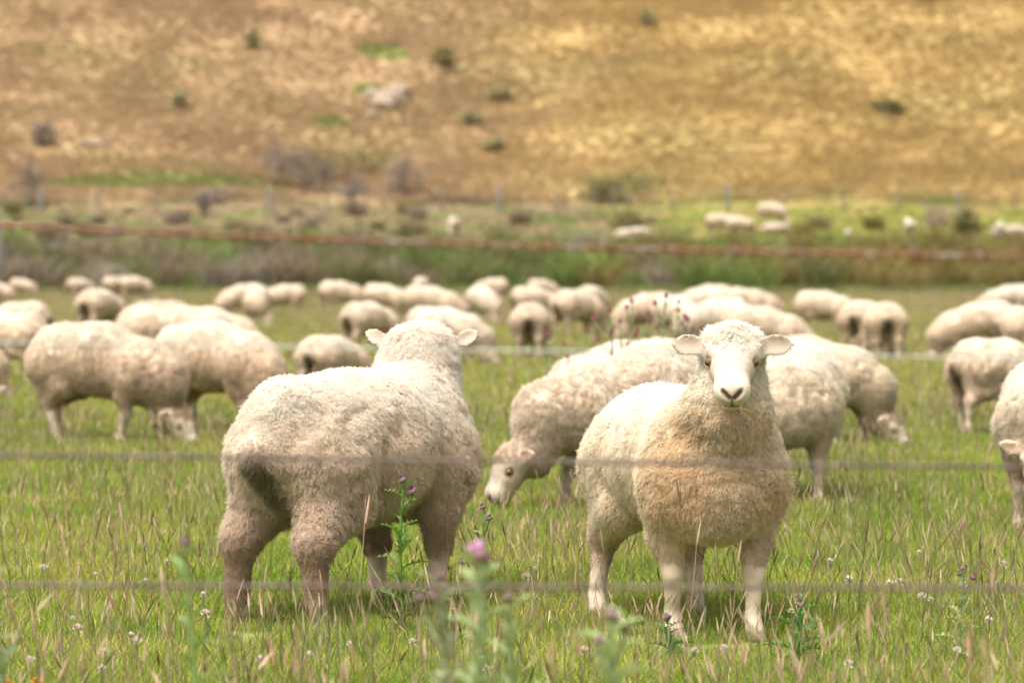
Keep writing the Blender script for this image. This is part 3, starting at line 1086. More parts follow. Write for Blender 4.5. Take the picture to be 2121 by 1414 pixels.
hero_r = dict(poll=local_pos(1517, 694, 11.12, 1421, 11.62, PHI_R), face=local_dir((-.05, -.79, -.61), PHI_R), neckmid=local_pos(1508, 850, 11.2, 1421, 11.62, PHI_R), neckr=(.155, .108, .088), fat=.92,
              legs={'fl': (.04, -.012), 'fr': (-.06, .02), 'hl': (.05, 0), 'hr': (-.05, -.06)}, ear=(-.05, 1, .02), earopen=.74, earup=.55,
              bare=(.21, .16), woolly=.0, top=(.89, .83, .73), mid=(.86, .73, .56), low=(.60, .45, .32), dirt_shade=(.12, .40),
              earpink=.7, earcol=(.42, .32, .25), lump=.6, chest=(.76, .58, .39), folds=.006, ring=.007, len=.95, curl=.0030, turns=7.5, frizz=.24, clump=.24, chw=.088, shag=.15, stain=.4)
d_r = sheep_data('sheep_body', hero_r, h=.0062, locks=17000, per=17, npt=7, rad=.00085, seed=21)
s_r = put(make_sheep(d_r), 1421, 11.62, PHI_R, 1.0, 'cream sheep facing the camera with white face and ears out, golden chest', 'two near sheep by the wire fence')

PHI_L = 60
hero_l = dict(poll=local_pos(872, 712, 12.5, 740, 12.05, PHI_L), face=local_dir((.02, .80, -.60), PHI_L), neckmid=local_pos(866, 770, 12.42, 740, 12.05, PHI_L), neckr=(.150, .112, .095),
              legs={'fl': (.03, .0), 'fr': (-.03, 0), 'hl': (-.05, .05), 'hr': (-.08, -.025)}, ear=(-.30, 1, .42), earopen=-.8, earup=-.6, earout=.092,
              bare=(.16, .05), woolly=.5, thigh=.116, ham=.092, earpink=.5, earcol=(.50, .37, .31), top=(.90, .80, .70), mid=(.87, .72, .585), low=(.40, .285, .20), dirt_shade=(.12, .46),
              folds=.013, ring=.004, len=1.0, curl=.0036, turns=8.0, frizz=.24, clump=.26, lump=.6, earsz=.82, shag=.40, tail=.080, stain=.75, stainw=.035, fat=1.02)
d_l = sheep_data('sheep_body', hero_l, h=.0065, locks=19000, per=17, npt=7, rad=.00085, seed=33)
s_l = put(make_sheep(d_l), 738, 12.05, PHI_L, 1.03, 'beige sheep seen from behind with dirty woolly hind legs, head turned away', 'two near sheep by the wire fence')
# ------------------------------------------------------------------ the rest of the flock
def grazing(turn=0.0, reach=0.0, drop=0.0, **kw):
    """head down at the grass; turn swings head and neck sideways (metres, left positive)"""
    d = dict(poll=(.57 + reach, turn, .235 - drop), face=(.58, turn * 1.2, -.80), neckmid=(.45 + reach * .4, turn * .35, .42 - drop * .5), shz=-.06,
             neckr=(.165, .135, .092), ear=(-.35, 1, -.10), earopen=.5, earup=.3, up=(.78, 0, .62),
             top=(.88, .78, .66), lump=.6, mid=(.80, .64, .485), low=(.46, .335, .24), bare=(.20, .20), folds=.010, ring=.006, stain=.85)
    d.update(kw)
    return d


W1 = {'fl': (.06, 0), 'fr': (-.08, 0), 'hl': (-.07, 0), 'hr': (.08, 0)}
W2 = {'fl': (-.05, 0), 'fr': (.07, 0), 'hl': (.06, 0), 'hr': (-.05, 0)}
W3 = {'fl': (.02, .01), 'fr': (.0, -.01), 'hl': (.03, 0), 'hr': (-.03, 0)}

MIDDLE = 'sheep grazing just behind the two near sheep'
# each of these six has its own pose
MK = dict(h=.010, locks=9000, per=13, npt=5, rad=.0012)
sd = sheep_data('sheep_body', grazing(.05, -.04, .02, legs=W1, shz=-.10), seed=41, **MK)
put(make_sheep(sd), 214, 23.3, -30, 1.0, 'large sheep grazing side-on at the far left with its head down to the right', MIDDLE)
sd = sheep_data('sheep_body', grazing(-.06, -.06, legs=W2, fat=1.04), seed=42, **MK)
put(make_sheep(sd), 448, 24.6, -38, .97, 'sheep grazing between the large side-on sheep and the sheep seen from behind, head hidden', MIDDLE)
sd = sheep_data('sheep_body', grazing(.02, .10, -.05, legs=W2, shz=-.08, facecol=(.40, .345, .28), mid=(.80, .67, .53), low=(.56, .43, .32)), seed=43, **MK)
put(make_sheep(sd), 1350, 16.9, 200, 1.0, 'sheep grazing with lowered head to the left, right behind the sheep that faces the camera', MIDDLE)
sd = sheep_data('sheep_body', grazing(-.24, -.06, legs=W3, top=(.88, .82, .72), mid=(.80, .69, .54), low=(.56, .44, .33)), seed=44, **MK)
put(make_sheep(sd), 1638, 17.5, 264, 1.0, 'pale sheep standing directly behind the right ear of the sheep facing the camera', MIDDLE)
sd = sheep_data('sheep_body', grazing(.06, .0, .02, legs=W1, mid=(.80, .68, .52)), seed=45, **MK)
put(make_sheep(sd), 1676, 23.0, -24, .89, 'sheep grazing nose down to the right, just right of the pale standing sheep', MIDDLE)
sd = sheep_data('sheep_body', grazing(-.03, -.06, -.16, legs=W3, ear=(-.15, 1, .1), top=(.88, .81, .71), mid=(.80, .69, .55)), seed=46, **MK)
put(make_sheep(sd), 2188, 15.8, 258, .96, 'sheep cut off by the right picture edge, head down with one white ear showing', MIDDLE)

POOL = {}
def pool(key, data): POOL[key] = (data, [None])
PK = dict(h=.014, locks=4000, per=9, npt=4, rad=.0018)
pool('a', sheep_data('sheep_body', grazing(.0, .05, .02, legs=W1), seed=51, **PK))
pool('b', sheep_data('sheep_body', grazing(.22, -.08, legs=W2), seed=52, **PK))
pool('c', sheep_data('sheep_body', grazing(-.12, -.08, legs=W3, fat=1.05, stain=.95, stainw=.10), seed=53, **PK))
pool('e', sheep_data('sheep_body', grazing(-.05, .08, .0, legs=W2, top=(.87, .81, .72), mid=(.78, .66, .52)), seed=54, **PK))
pool('l', sheep_data('sheep_body', dict(poll=(.52, .02, .62), face=(.85, .1, -.4), neckmid=(.44, 0, .58), neckr=(.16, .125, .09), lie=True, legs=W3, lump=.5,
     top=(.85, .78, .68), mid=(.78, .66, .53), low=(.55, .43, .32)), seed=55, **PK))
pool('s', sheep_data('sheep_body', dict(poll=(.47, .04, .84), face=(.80, .1, -.55), neckmid=(.40, 0, .70), neckr=(.165, .125, .09), legs=W3, lump=.5,
     top=(.87, .81, .72), mid=(.78, .66, .52), low=(.55, .43, .32)), seed=56, **PK))


def from_pool(key):
    data, first = POOL[key]
    if first[0] is None:
        first[0] = make_sheep(data)
        return first[0]
    return copy_tree(first[0])


# photo column, pixels per metre, heading (0 = to the right, 90 = away), pose, size, label
FIELD = [
    (687, 300, 62, 'a', .78, 'sheep seen from the rear just left of the turned-away head, only its round back showing'),
    (338, 262, 12, 'a', .97, 'round back showing above the large side-on sheep, left of another back'),
    (428, 255, 20, 'b', .97, 'round back showing above the sheep left of the near sheep, right of another back'),
    (20, 262, 150, 'c', .92, 'brownish sheep at the left edge just behind the rump of the large side-on sheep'),
    (36, 215, 165, 'b', .98, 'pale sheep back at the left edge behind the brownish one'),
    (-118, 300, 2, 'a', .86, 'sheep mostly outside the left edge with only its white nose in view'),
    (206, 158, 62, 'c', 1.0, 'pale sheep facing away above the back of the large side-on sheep'),
    (44, 72, -12, 'a', .92, 'small far sheep grazing to the right near the left edge'),
    (166, 84, 52, 'b', 1.0, 'small far sheep with dark rear, alone left of the overlapping far pair'),
    (240, 78, 48, 'a', 1.08, 'left sheep of the overlapping far pair at the upper left'),
    (278, 80, 30, 'c', 1.10, 'right sheep of the overlapping far pair at the upper left'),
    (328, 122, 4, 'l', .95, 'sheep lying low in the grass below the far pair'),
    (506, 118, 205, 'a', 1.0, 'left sheep of the group of three, grazing to the left'),
    (533, 136, 268, 'b', 1.02, 'middle sheep of the group of three, grazing towards the camera'),
    (590, 112, 186, 'c', .98, 'right sheep of the group of three, its rump to the right'),
    (704, 108, 18, 'a', 1.03, 'long-legged sheep at the left end of the cluster above the turned-away head'),
    (795, 118, -18, 'b', 1.0, 'sheep grazing to the right behind the dark-rumped sheep'),
    (762, 196, 48, 'c', .92, 'sheep with a dark rear just left above the turned-away head'),
    (872, 74, 92, 'e', 1.0, 'small pale back seen just over the top of the far cluster'),
    (890, 142, -8, 'a', 1.0, 'sheep grazing to the right behind the one whose head is at the grass'),
    (920, 224, -20, 'e', .90, 'sheep grazing to the right with its head low right behind the turned-away head'),
    (1000, 132, -62, 'e', .98, 'bright white sheep grazing towards the camera between two clusters'),
    (1020, 84, 168, 'b', 1.0, 'far sheep grazing to the left behind the bright white one'),
    (1104, 132, 22, 'c', 1.0, 'sheep right of the bright white one, behind the rear-facing one'),
    (1122, 92, 30, 'a', 1.0, 'far back showing over the sheep right of the bright white one'),
    (1099, 212, 86, 'c', .92, 'sheep seen straight from behind with a broad dark rear'),
    (1194, 164, 42, 'a', .98, 'sheep with dark rear and belly just left of the purple thistles'),
    (1226, 112, 60, 'e', .95, 'white sheep behind the one beside the thistles'),
    (1345, 168, 176, 'b', .96, 'sheep with a dark leg behind the tall thistle flowers'),
    (1402, 172, 300, 'e', .95, 'sheep facing half to the camera behind the right side of the thistles'),
    (1300, 400, 182, 'b', .90, 'back of a second sheep showing over the one grazing left behind the camera-facing sheep'),
    (1448, 330, 170, 's', .55, 'small white lamb partly hidden behind the head of the camera-facing sheep'),
    (1446, 150, 200, 'a', 1.0, 'sheep back above the head of the camera-facing sheep, left in its row'),
    (1468, 122, 160, 'c', 1.0, 'far sheep back just peeping over its row above the camera-facing sheep'),
    (1524, 138, 20, 'b', 1.0, 'left one of two overlapping backs above the camera-facing sheep'),
    (1556, 136, 10, 'a', .98, 'right one of two overlapping backs above the camera-facing sheep'),
    (1487, 200, 150, 'e', .95, 'sheep turned away to the left, directly above the topknot of the camera-facing sheep'),
    (1572, 226, -3, 'a', .96, 'long sheep grazing to the right, directly above the right ear of the camera-facing sheep'),
    (1705, 158, -16, 'a', 1.02, 'sheep grazing steeply down to the right, left of the two dark-rumped ones'),
    (1790, 200, 66, 'b', .98, 'left one of two sheep facing away in the right half'),
    (1835, 214, 88, 'c', .96, 'right one of two sheep facing away, with a broad dark rear'),
    (2092, 128, 184, 'e', 1.0, 'far sheep at the right edge with its white head stretched low to the left'),
    (2030, 208, 188, 'a', .96, 'sheep grazing to the left at the right side'),
    (2140, 240, 10, 'c', .98, 'sheep rump at the right edge, above the sheep with its back to us'),
    (2072, 372, 28, 'b', .88, 'sheep with dark rear at the right edge, below the one grazing left'),
    (-14, 98, 10, 'c', 1.0, 'far sheep rump just touching the left edge'),
]
rv = np.random.default_rng(91)
for px, s, phi, key, k, lab in FIELD:
    o = put(from_pool(key), px, FPX / s / .88, phi, k * .955, lab, dz=-.27 * k if key == 'l' else 0)
    if key in 'abce': o.rotation_euler = (0, R(rv.uniform(4, 8.5)), R(phi))
    o.scale = (o.scale[0] * rv.uniform(.92, 1.05), o.scale[1] * rv.uniform(.93, 1.08), o.scale[2] * rv.uniform(.98, 1.05))

# beyond the rushes, on the green strip below the hill
BANK = [
    (939, 171, 264, 'e', .85, 'lone white sheep seen end-on beyond the rushes'),
    (1598, 176.0, -32, 'a', 1.12, 'highest sheep below the hill, standing on the green strip'),
    (1494, 167, 6, 'a', 1.1, 'left sheep of a pair on the green strip beyond the rushes'),
    (1532, 166, -12, 'b', 1.0, 'right sheep of a pair on the green strip beyond the rushes'),
    (1303, 163, 150, 'l', .9, 'sheep half hidden in the rushes, left of a smaller one'),
    (1326, 162, 20, 'e', .75, 'smaller sheep half hidden in the rushes'),
    (1610, 168, 195, 'l', .9, 'dim sheep lying below the highest sheep'),
    (1757, 164, 80, 'e', .6, 'tiny lamb standing in the rushes in the right half'),
    (1884, 168, 95, 's', .8, 'sheep upright among the rushes, right of the tiny lamb'),
    (2068, 159, 268, 's', 1.0, 'white sheep facing the camera beyond the rushes near the right edge'),
    (2106, 160, 10, 'a', .95, 'sheep at the right edge beside the white one beyond the rushes'),
]
for px, D, phi, key, k, lab in BANK:
    put(from_pool(key), px, D, phi, k * 1.2, lab, 'far sheep beyond the rushes', dz=-.3 * k if key == 'l' else 0)
# ------------------------------------------------------------------ rushes, bushes, far fence, rocks
M_RUSH = attr_mat('rush_leaf', rough=.7, spec=.15, transl=.3, instancer_var=.18)
M_TWIG = attr_mat('bush_leaf', rough=.85, spec=.1, transl=.2, instancer_var=.12)
M_BARK = simple_mat('bush_bark', (.14, .11, .085), noise=20, col2=(.24, .2, .16))
M_POST = simple_mat('weathered_post', (.13, .125, .11), noise=9, col2=(.21, .21, .19), bump=.01)
M_POSTD = simple_mat('dark_post', (.11, .095, .075), noise=9, col2=(.2, .17, .14))
M_ROCK = simple_mat('pale_rock', (.20, .155, .11), noise=5, col2=(.33, .275, .215), bump=.05)


def rush_mesh(seed, cols, n=230, h0=.5, h1=1.25, rad=.35):
    r = np.random.default_rng(seed)
    V, F, C = blades(r, n, .5, h0, h1, .012, .026, .35, cols, 3, 1.0)
    V[:, :2] += V[:, :2] * (V[:, 2:3] / h1) * rad * 2.4
    return np_mesh('rush_clump', V, F, [M_RUSH], smooth=False, attrs={'Col': C})


RC = {'olive': [(.13, .145, .05), (.17, .16, .065), (.10, .115, .045)],
      'brown': [(.205, .16, .105), (.265, .21, .14), (.155, .12, .08)],
      'grey': [(.24, .205, .155), (.30, .255, .195), (.18, .15, .115)],
      'green': [(.15, .21, .055), (.19, .24, .07), (.11, .16, .045)]}
RC['golden'] = [(.20, .16, .055), (.25, .20, .07), (.15, .12, .045)]  # warm flare glow on the right put into the leaf colour
RM = {k: [rush_mesh(400 + 7 * i + j, c) for j in range(2)] for i, (k, c) in enumerate(RC.items())}
RL = {'olive': 'olive green rush clump on the bank beyond the pasture', 'brown': 'dead brown rush clump on the bank beyond the pasture',
      'grey': 'greyish dry rush clump on the bank beyond the pasture', 'green': 'fresh green rush clump on the bank beyond the pasture', 'golden': 'golden olive rush clump on the right half of the bank'}
rr = np.random.default_rng(77)
nrush = 0
for y, step, hs in ((136, 62, 1.3), (141.5, 55, 1.45), (147, 58, 1.4), (152, 66, 1.2), (157, 90, 1.0), (163, 110, .8)):
    px = -60 + rr.random() * 40
    while px < 2190:
        t = px / 2121
        w_ = np.array([.25 + .25 * (t > .45), .42 - .22 * t, .33 * (t < .42) + .06, .12 + .15 * (y > 148) + .1 * t])
        k = rr.choice(['olive', 'brown', 'grey', 'green'], p=w_ / w_.sum())
        if k != 'green' and rr.random() < (px - 1000) / 900: k = 'golden'
        yy = y + (rr.random() - .5) * 5
        x = at(px, yy)
        if (y < 160 or px < 1050) and not (y > 155 and any(abs(px - q) < 45 for q in (939, 1494, 1532, 1610, 2068, 1310))):
            o = link('rush_clump', RM[k][rr.integers(2)])
            o.location = (x, yy, float(ground_z(x, yy)) - .04)
            s_ = hs * (.72 + .5 * rr.random())
            o.scale = (s_ * 1.25, s_ * 1.25, s_); o.rotation_euler = (0, 0, rr.random() * 6.28)
            tag(o, RL[k], 'rush', RL[k] + 's')
            nrush += 1
        px += step * (.6 + .8 * rr.random())
for i in range(58):
    yy = 160 + 23 * rr.random() ** .8
    px = -20 + 2160 * rr.random()
    if any(abs(px - q) < 50 for q in (939, 1494, 1532, 1594, 1757, 1884, 2068)): continue
    if px > 1150 and rr.random() < .45: continue
    k = rr.choice(['brown', 'grey', 'olive', 'golden'], p=[.42, .2, .28, .1] if px < 1100 else [.15, .05, .4, .4])
    x = at(px, yy)
    o = link('rush_clump', RM[k][rr.integers(2)])
    o.location = (x, yy, float(ground_z(x, yy)) - .04)
    s_ = .35 + .5 * rr.random()
    o.scale = (s_ * 1.7, s_ * 1.7, s_); o.rotation_euler = (0, 0, rr.random() * 6.28)
    tag(o, 'small ' + {'brown': 'brown', 'grey': 'grey', 'olive': 'olive', 'golden': 'golden'}[k] + ' rush tuft on the strip between the bank and the far fence', 'rush', 'small rush tufts on the strip below the hill')
# low rank growth between the clumps: nobody could count it
low = proto_collection('rank_tuft', [np_mesh('rank_tuft', *blades(np.random.default_rng(450 + i), 120, .8, .12, .5, .014, .03, .5, c, 2, 1.1)[:2], [M_RUSH], smooth=False,
      attrs={'Col': blades(np.random.default_rng(450 + i), 120, .8, .12, .5, .014, .03, .5, c, 2, 1.1)[2]}) for i, c in enumerate((RC['green'], RC['brown'], RC['olive'], RC['green']))])
g4 = jitter_grid(lambda y: 4 + .15 * y, 130.5, 160, .62, RNG)
P4 = np.column_stack([g4, ground_z(g4[:, 0], g4[:, 1]) - .02])
lo_i = np.where(vnoise(P4, .25, 61) + .4 * RNG.standard_normal(len(P4)) > .15, 1, RNG.choice([0, 2, 3], len(P4)))
lo_i = np.where(P4[:, 1] < 135, RNG.choice([0, 3, 2], len(P4)), lo_i)
scatter('rank_grass', low, P4, RNG.random(len(P4)) * 6.283, .7 + .6 * RNG.random(len(P4)), lo_i)


def bush(px, D, h, wd, cols, lab, seed, n=900, twig=.5, name='bush', dz=0.0):
    """woody stems carrying many small leaf or twig faces in uneven clumps"""
    r = np.random.default_rng(seed)
    root = empty(name)
    x = at(px, D)
    root.location = (x, D, float(ground_z(x, D)) + dz)
    tag(root, lab, 'bush', 'bushes on the hillside')
    bm_V, bm_F = [], []
    tips = []
    for i in range(9):
        a = r.random() * 6.28; e = .25 + .75 * r.random()
        tip = np.array([math.cos(a) * wd * .5 * e, math.sin(a) * wd * .5 * e, h * (.55 + .45 * r.random()) * (1.05 - .5 * e * e)])
        tips.append(tip)
        b0 = np.array([.05 * math.cos(a), .05 * math.sin(a), -.05])
        for (p, q, ra, rb) in ((b0, tip * .55 + [0, 0, .05], .035, .022), (tip * .55 + [0, 0, .05], tip, .022, .008)):
            o = len(bm_V)
            for c, ww in ((p, ra), (q, rb)):
                for k in range(5):
                    an = k * 1.2566
                    bm_V.append(c + ww * np.array([math.cos(an), math.sin(an), 0]))
            for k in range(5):
                bm_F.append([o + k, o + (k + 1) % 5, o + 5 + (k + 1) % 5, o + 5 + k])
    link('stem', np_mesh('stem', np.array(bm_V), np.array(bm_F), [M_BARK]), root)
    cl = np.array(tips)[r.integers(0, 9, n)] * (.55 + .5 * r.random((n, 1))) + r.standard_normal((n, 3)) * np.array([wd, wd, h]) * .10
    cl[:, 2] = np.abs(cl[:, 2]) + .03
    d = r.standard_normal((n, 3)); d[:, 2] = np.abs(d[:, 2]) * .8; d /= np.linalg.norm(d, axis=1)[:, None]
    sdv = np.cross(d, r.standard_normal((n, 3))); sdv /= np.linalg.norm(sdv, axis=1)[:, None]
    L = (.05 + .10 * r.random((n, 1))) * (1 + twig); Wd = L * (.32 if twig < .6 else .14)
    V = np.stack([cl - sdv * Wd * .3, cl + d * L * .5 - sdv * Wd, cl + d * L, cl + d * L * .5 + sdv * Wd], 1).reshape(-1, 3)
    F = np.arange(4 * n).reshape(n, 4)
    c = np.asarray(cols)[r.integers(0, len(cols), n)] * (1 + .2 * r.standard_normal((n, 1)))
    link('foliage', np_mesh('foliage', V, F, [M_TWIG], smooth=False, attrs={'Col': np.repeat(np.clip(c, .01, .8), 4, 0)}), root)
    return root


GREY = [(.21, .175, .15), (.27, .23, .20), (.15, .125, .11)]
OLIV = [(.19, .175, .075), (.24, .215, .095), (.15, .14, .065)]
SAGE = [(.30, .275, .15), (.35, .32, .18), (.25, .23, .12)]
DEAD = [(.32, .24, .18), (.38, .30, .23), (.24, .18, .13)]
bush(55, 186.5, 2.3, 2.0, GREY, 'dark grey twiggy bush beside the pale post at the left edge', 1, twig=.8)
bush(455, 186.5, 1.0, 1.5, DEAD, 'brown twiggy bush at the right end of the bright green patch', 2, twig=.8)
bush(592, 191.5, 2.1, 3.4, GREY, 'broad grey dead bush above the pale bluish fence post', 3, n=1300, twig=1.0)
bush(655, 190, 1.8, 2.0, GREY, 'grey dead bush leaning on the broad one', 4, twig=1.0)
bush(735, 186.8, 1.5, 2.2, GREY, 'low grey bush just above the fence, left of a green gap', 5, twig=.9)
bush(833, 189.5, 1.9, 2.0, GREY, 'dark grey bush standing alone on straw grass', 6, twig=.8)
bush(735, 193.5, 1.8, 4.6, OLIV, 'olive mound of scrub behind the grey dead bushes', 7, n=1600, twig=.3)
bush(1300, 186.8, 1.7, 5.4, OLIV, 'long dark olive thicket at the foot of the golden slope', 8, n=2000, twig=.4)
bush(1240, 187.5, 1.0, 2.2, OLIV, 'smaller olive bush at the left end of the long thicket', 9, twig=.4)
bush(522, 214.5, 1.1, 1.0, SAGE, 'small sage green bush high on the left slope', 10, twig=.3)
bush(372, 204.5, 1.0, 1.2, SAGE, 'faint sage bush in the middle of the left slope', 11, twig=.4)
bush(970, 202.2, .8, 1.6, SAGE, 'sage green bush right of the pale rocks', 12, twig=.3)
bush(915, 213.5, .9, 1.6, OLIV, 'olive bush high up right of the bright green patch', 13, twig=.3)
bush(1035, 209.5, .8, 1.4, SAGE, 'sage bush high up, second right of the green patch', 14, twig=.3)
bush(1022, 197.3, .7, 1.0, SAGE, 'small sage bush on the lower slope in the middle', 15, twig=.3)
bush(1340, 217.5, 1.0, 1.0, SAGE, 'small sage bush near the top edge, right of middle', 16, twig=.3)
bush(1835, 203.5, .8, 1.8, OLIV, 'olive bush in the middle of the golden slope', 17, twig=.3)
bush(1912, 219.5, .9, 1.2, SAGE, 'small sage bush near the top edge at the right', 18, twig=.3)
bush(92, 197.5, 1.4, 1.3, GREY, 'grey twiggy bush with a bare spike on the left slope', 19, twig=.8)
bush(424, 181.2, 1.5, .9, GREY, 'thin dark twiggy shrub just in front of the far fence', 20, n=500, twig=1.0)
bush(1938, 162.5, 1.5, 2.0, DEAD, 'brown scrubby bush rising from the rushes near the right edge', 21, twig=.7)
bush(2010, 164, 1.3, 1.6, OLIV, 'dark olive bush rising from the rushes beside the brown one', 22, twig=.5)
bush(1300, 166.5, 1.2, 2.0, OLIV, 'olive bush behind the sheep half hidden in the rushes', 23, twig=.4)


def rock(px, D, w_, d_, h_, lab, seed):
    r = np.random.default_rng(seed)
    V, F = [], []
    nu, nv = 14, 8
    for j in range(nv + 1):
        for i in range(nu):
            a, b = 6.2832 * i / nu, math.pi * j / nv
            V.append((math.sin(b) * math.cos(a), math.sin(b) * math.sin(a), math.cos(b)))
    for j in range(nv):
        for i in range(nu):
            F.append((j * nu + i, (j + 1) * nu + i, (j + 1) * nu + (i + 1) % nu, j * nu + (i + 1) % nu))
    V = np.array(V)
    V = np.sign(V) * np.abs(V) ** .75
    V *= (1 + .28 * vnoise(V, 1.6, seed) + .1 * vnoise(V, 4, seed + 1))[:, None]
    V *= np.array([w_, d_, h_]) * .5
    o = link('rock', np_mesh('rock', V, np.array(F), [M_ROCK], smooth=False))
    x = at(px, D)
    o.location = (x, D, float(ground_z(x, D)) + h_ * .22)
    tag(o, lab, 'rock', 'pale rocks on the hillside')


rock(798, 206.0, 1.5, 1.1, 1.3, 'largest pale rock on the slope below the bright green patch', 1)
rock(826, 207.6, 1.2, .9, 1.2, 'pale rock just above right of the largest one', 2)
rock(772, 207.8, 1.0, .7, .8, 'small pale rock above left of the largest one', 3)
rock(770, 204.4, .6, .5, .5, 'small pale rock below left of the largest one', 4)
rock(195, 197.4, 1.2, .6, .4, 'low flat pale rock on the left slope', 5)

# far fence along the foot of the hill
def post_mesh(h, r0, seed, m):
    V, F = [], []
    n = 10
    rg = np.random.default_rng(seed)
    zs = (-.3, 0, h * .5, h - .02, h, h + .004)
    for z in zs:
        rr_ = r0 * (1.05 - .1 * max(z, 0) / h) * (.85 if z >= h else 1) * (.02 if z > h else 1)
        for i in range(n):
            a = 6.2832 * i / n
            V.append((rr_ * (1 + .06 * rg.standard_normal()) * math.cos(a), rr_ * (1 + .06 * rg.standard_normal()) * math.sin(a), z))
    for j in range(len(zs) - 1):
        for i in range(n):
            F.append((j * n + i, j * n + (i + 1) % n, (j + 1) * n + (i + 1) % n, (j + 1) * n + i))
    return np_mesh('post', np.array(V), np.array(F), [m])


def tube(pts, r, m, name='wire', n=6):
    pts = np.asarray(pts, float)
    t = np.gradient(pts, axis=0); t /= np.linalg.norm(t, axis=1)[:, None]
    u = np.cross(t, np.array([0, .3, 1.0])); u /= np.linalg.norm(u, axis=1)[:, None]
    v = np.cross(t, u)
    rr_ = np.broadcast_to(np.asarray(r, float), (len(pts),))
    a = np.arange(n) * 6.2832 / n
    V = pts[:, None] + rr_[:, None, None] * (np.cos(a)[None, :, None] * u[:, None] + np.sin(a)[None, :, None] * v[:, None])
    i = np.arange(len(pts) - 1)[:, None] * n; j = np.arange(n)[None]
    F = np.stack([i + j, i + (j + 1) % n, i + n + (j + 1) % n, i + n + j], -1).reshape(-1, 4)
    return V.reshape(-1, 3), F


M_WIRE = simple_mat('galvanised_wire', (.33, .34, .33), rough=.5, spec=.5, metallic=.3, noise=30, col2=(.45, .46, .44))
ff = empty('post_and_wire_fence', (0, 183, 0))
tag(ff, 'far fence of thin posts and wires along the foot of the hill', 'fence')
FD = 183.0
pm_t = post_mesh(1.25, .095, 1, M_POST); pm_s = post_mesh(1.15, .05, 2, M_POSTD)
tops = []
for k in range(-3, 23):
    px = 85 + 118.6 * k
    x = at(px, FD); z = float(ground_z(x, FD))
    p = link('post', pm_t if k % 4 == 0 else pm_s, ff)
    p.location = (x, 0, z); p.rotation_euler = (R(1.5 * math.sin(k * 7)), R(2 * math.sin(k * 3)), k)
    if k % 4 == 0: p['label'] = 'thicker pale weathered post'
    tops.append((x, 0, z))
tops = np.array(tops)
for hgt in (.3, .55, .8, 1.05):
    V, F = tube(tops + np.array([0, -.1, hgt]), .004, M_WIRE, n=4)
    link('wire', np_mesh('wire', V, F, [M_WIRE]), ff)

# weathered post at the left picture edge, in front of the rushes
ep = link('fence_post', post_mesh(2.0, .16, 5, M_POST))
x = at(-4, 136); ep.location = (x, 136, float(ground_z(x, 136)))
ep.scale = (1, 1, 1.32)
tag(ep, 'weathered grey wooden post at the left edge in front of the rushes', 'post')

# ------------------------------------------------------------------ near fence: barbed top wire and three plain wires
M_RUSTW = None
def rust_mat():
    m, n = mat('rusty_wire')
    out = N(n, 'ShaderNodeOutputMaterial'); p = N(n, 'ShaderNodeBsdfPrincipled')
    tc = N(n, 'ShaderNodeTexCoord'); nz = N(n, 'ShaderNodeTexNoise')
    nz.inputs['Scale'].default_value = 9; nz.inputs['Detail'].default_value = 3
    n.links.new(tc.outputs['Object'], nz.inputs['Vector'])
    rp = N(n, 'ShaderNodeValToRGB')
    e = rp.color_ramp.elements
    e[0].position = .40; e[0].color = (.20, .18, .165, 1)
    e[1].position = .62; e[1].color = (.165, .07, .036, 1)
    x = rp.color_ramp.elements.new(.50); x.color = (.17, .085, .05, 1)
    n.links.new(nz.outputs['Fac'], rp.inputs['Fac']); n.links.new(rp.outputs[0], p.inputs['Base Color'])
    p.inputs['Roughness'].default_value = .85
    n.links.new(p.outputs[0], out.inputs['Surface'])
    return m
M_RUSTW = rust_mat()
M_OLDW = simple_mat('old_brown_wire', (.085, .065, .056), rough=.75, spec=.25, noise=14, col2=(.16, .125, .11))
FY = 5.68
fence = empty('wire_fence', (0, FY, 0))
tag(fence, 'near wire fence with a rusty barbed top wire crossing the whole picture', 'fence')
xs = np.linspace(-2.6, 2.6, 700)
def wz(xa, za, zb): # heights at the picture's left and right edge
    return za + (zb - za) * (xs + .757) / 1.514


def wire_h(py): return CAM_H - (py - HORIZ) * FY / FPX
V = []; Fq = []
zc = wz(xs, wire_h(468), wire_h(532)) + .012 * ((xs / .757) ** 2 - 1) * .5
for s in (0, math.pi):
    p = np.column_stack([xs, .0027 * np.cos(xs * 120 + s), zc + .0027 * np.sin(xs * 120 + s)])
    v, f = tube(p, .0023, None, n=6)
    Fq.append(f + sum(len(q) for q in V)); V.append(v)
bw = link('barbed_wire', np_mesh('barbed_wire', np.concatenate(V), np.concatenate(Fq), [M_RUSTW]), fence)


def barb_mesh():
    V = []; Fq = []
    t = np.linspace(0, 1, 26)
    coil = np.column_stack([(t - .5) * .013, .0042 * np.cos(t * 19), .0042 * np.sin(t * 19)])
    sp1 = np.column_stack([np.full(6, -.0065), np.linspace(.0, .010, 6), np.linspace(.004, .017, 6)])
    sp2 = np.column_stack([np.full(6, .0065), np.linspace(.0, -.010, 6), np.linspace(-.004, -.017, 6)])
    sp3 = np.column_stack([np.full(6, -.002), np.linspace(.0, -.012, 6), np.linspace(.004, .014, 6)])
    sp4 = np.column_stack([np.full(6, .002), np.linspace(.0, .012, 6), np.linspace(-.004, -.014, 6)])
    for p, r in ((coil, .0014), (sp1, np.linspace(.0014, .0003, 6)), (sp2, np.linspace(.0014, .0003, 6)), (sp3, np.linspace(.0014, .0003, 6)), (sp4, np.linspace(.0014, .0003, 6))):
        v, f = tube(p, r, None, n=5)
        Fq.append(f + sum(len(q) for q in V)); V.append(v)
    return np_mesh('barb', np.concatenate(V), np.concatenate(Fq), [M_RUSTW])


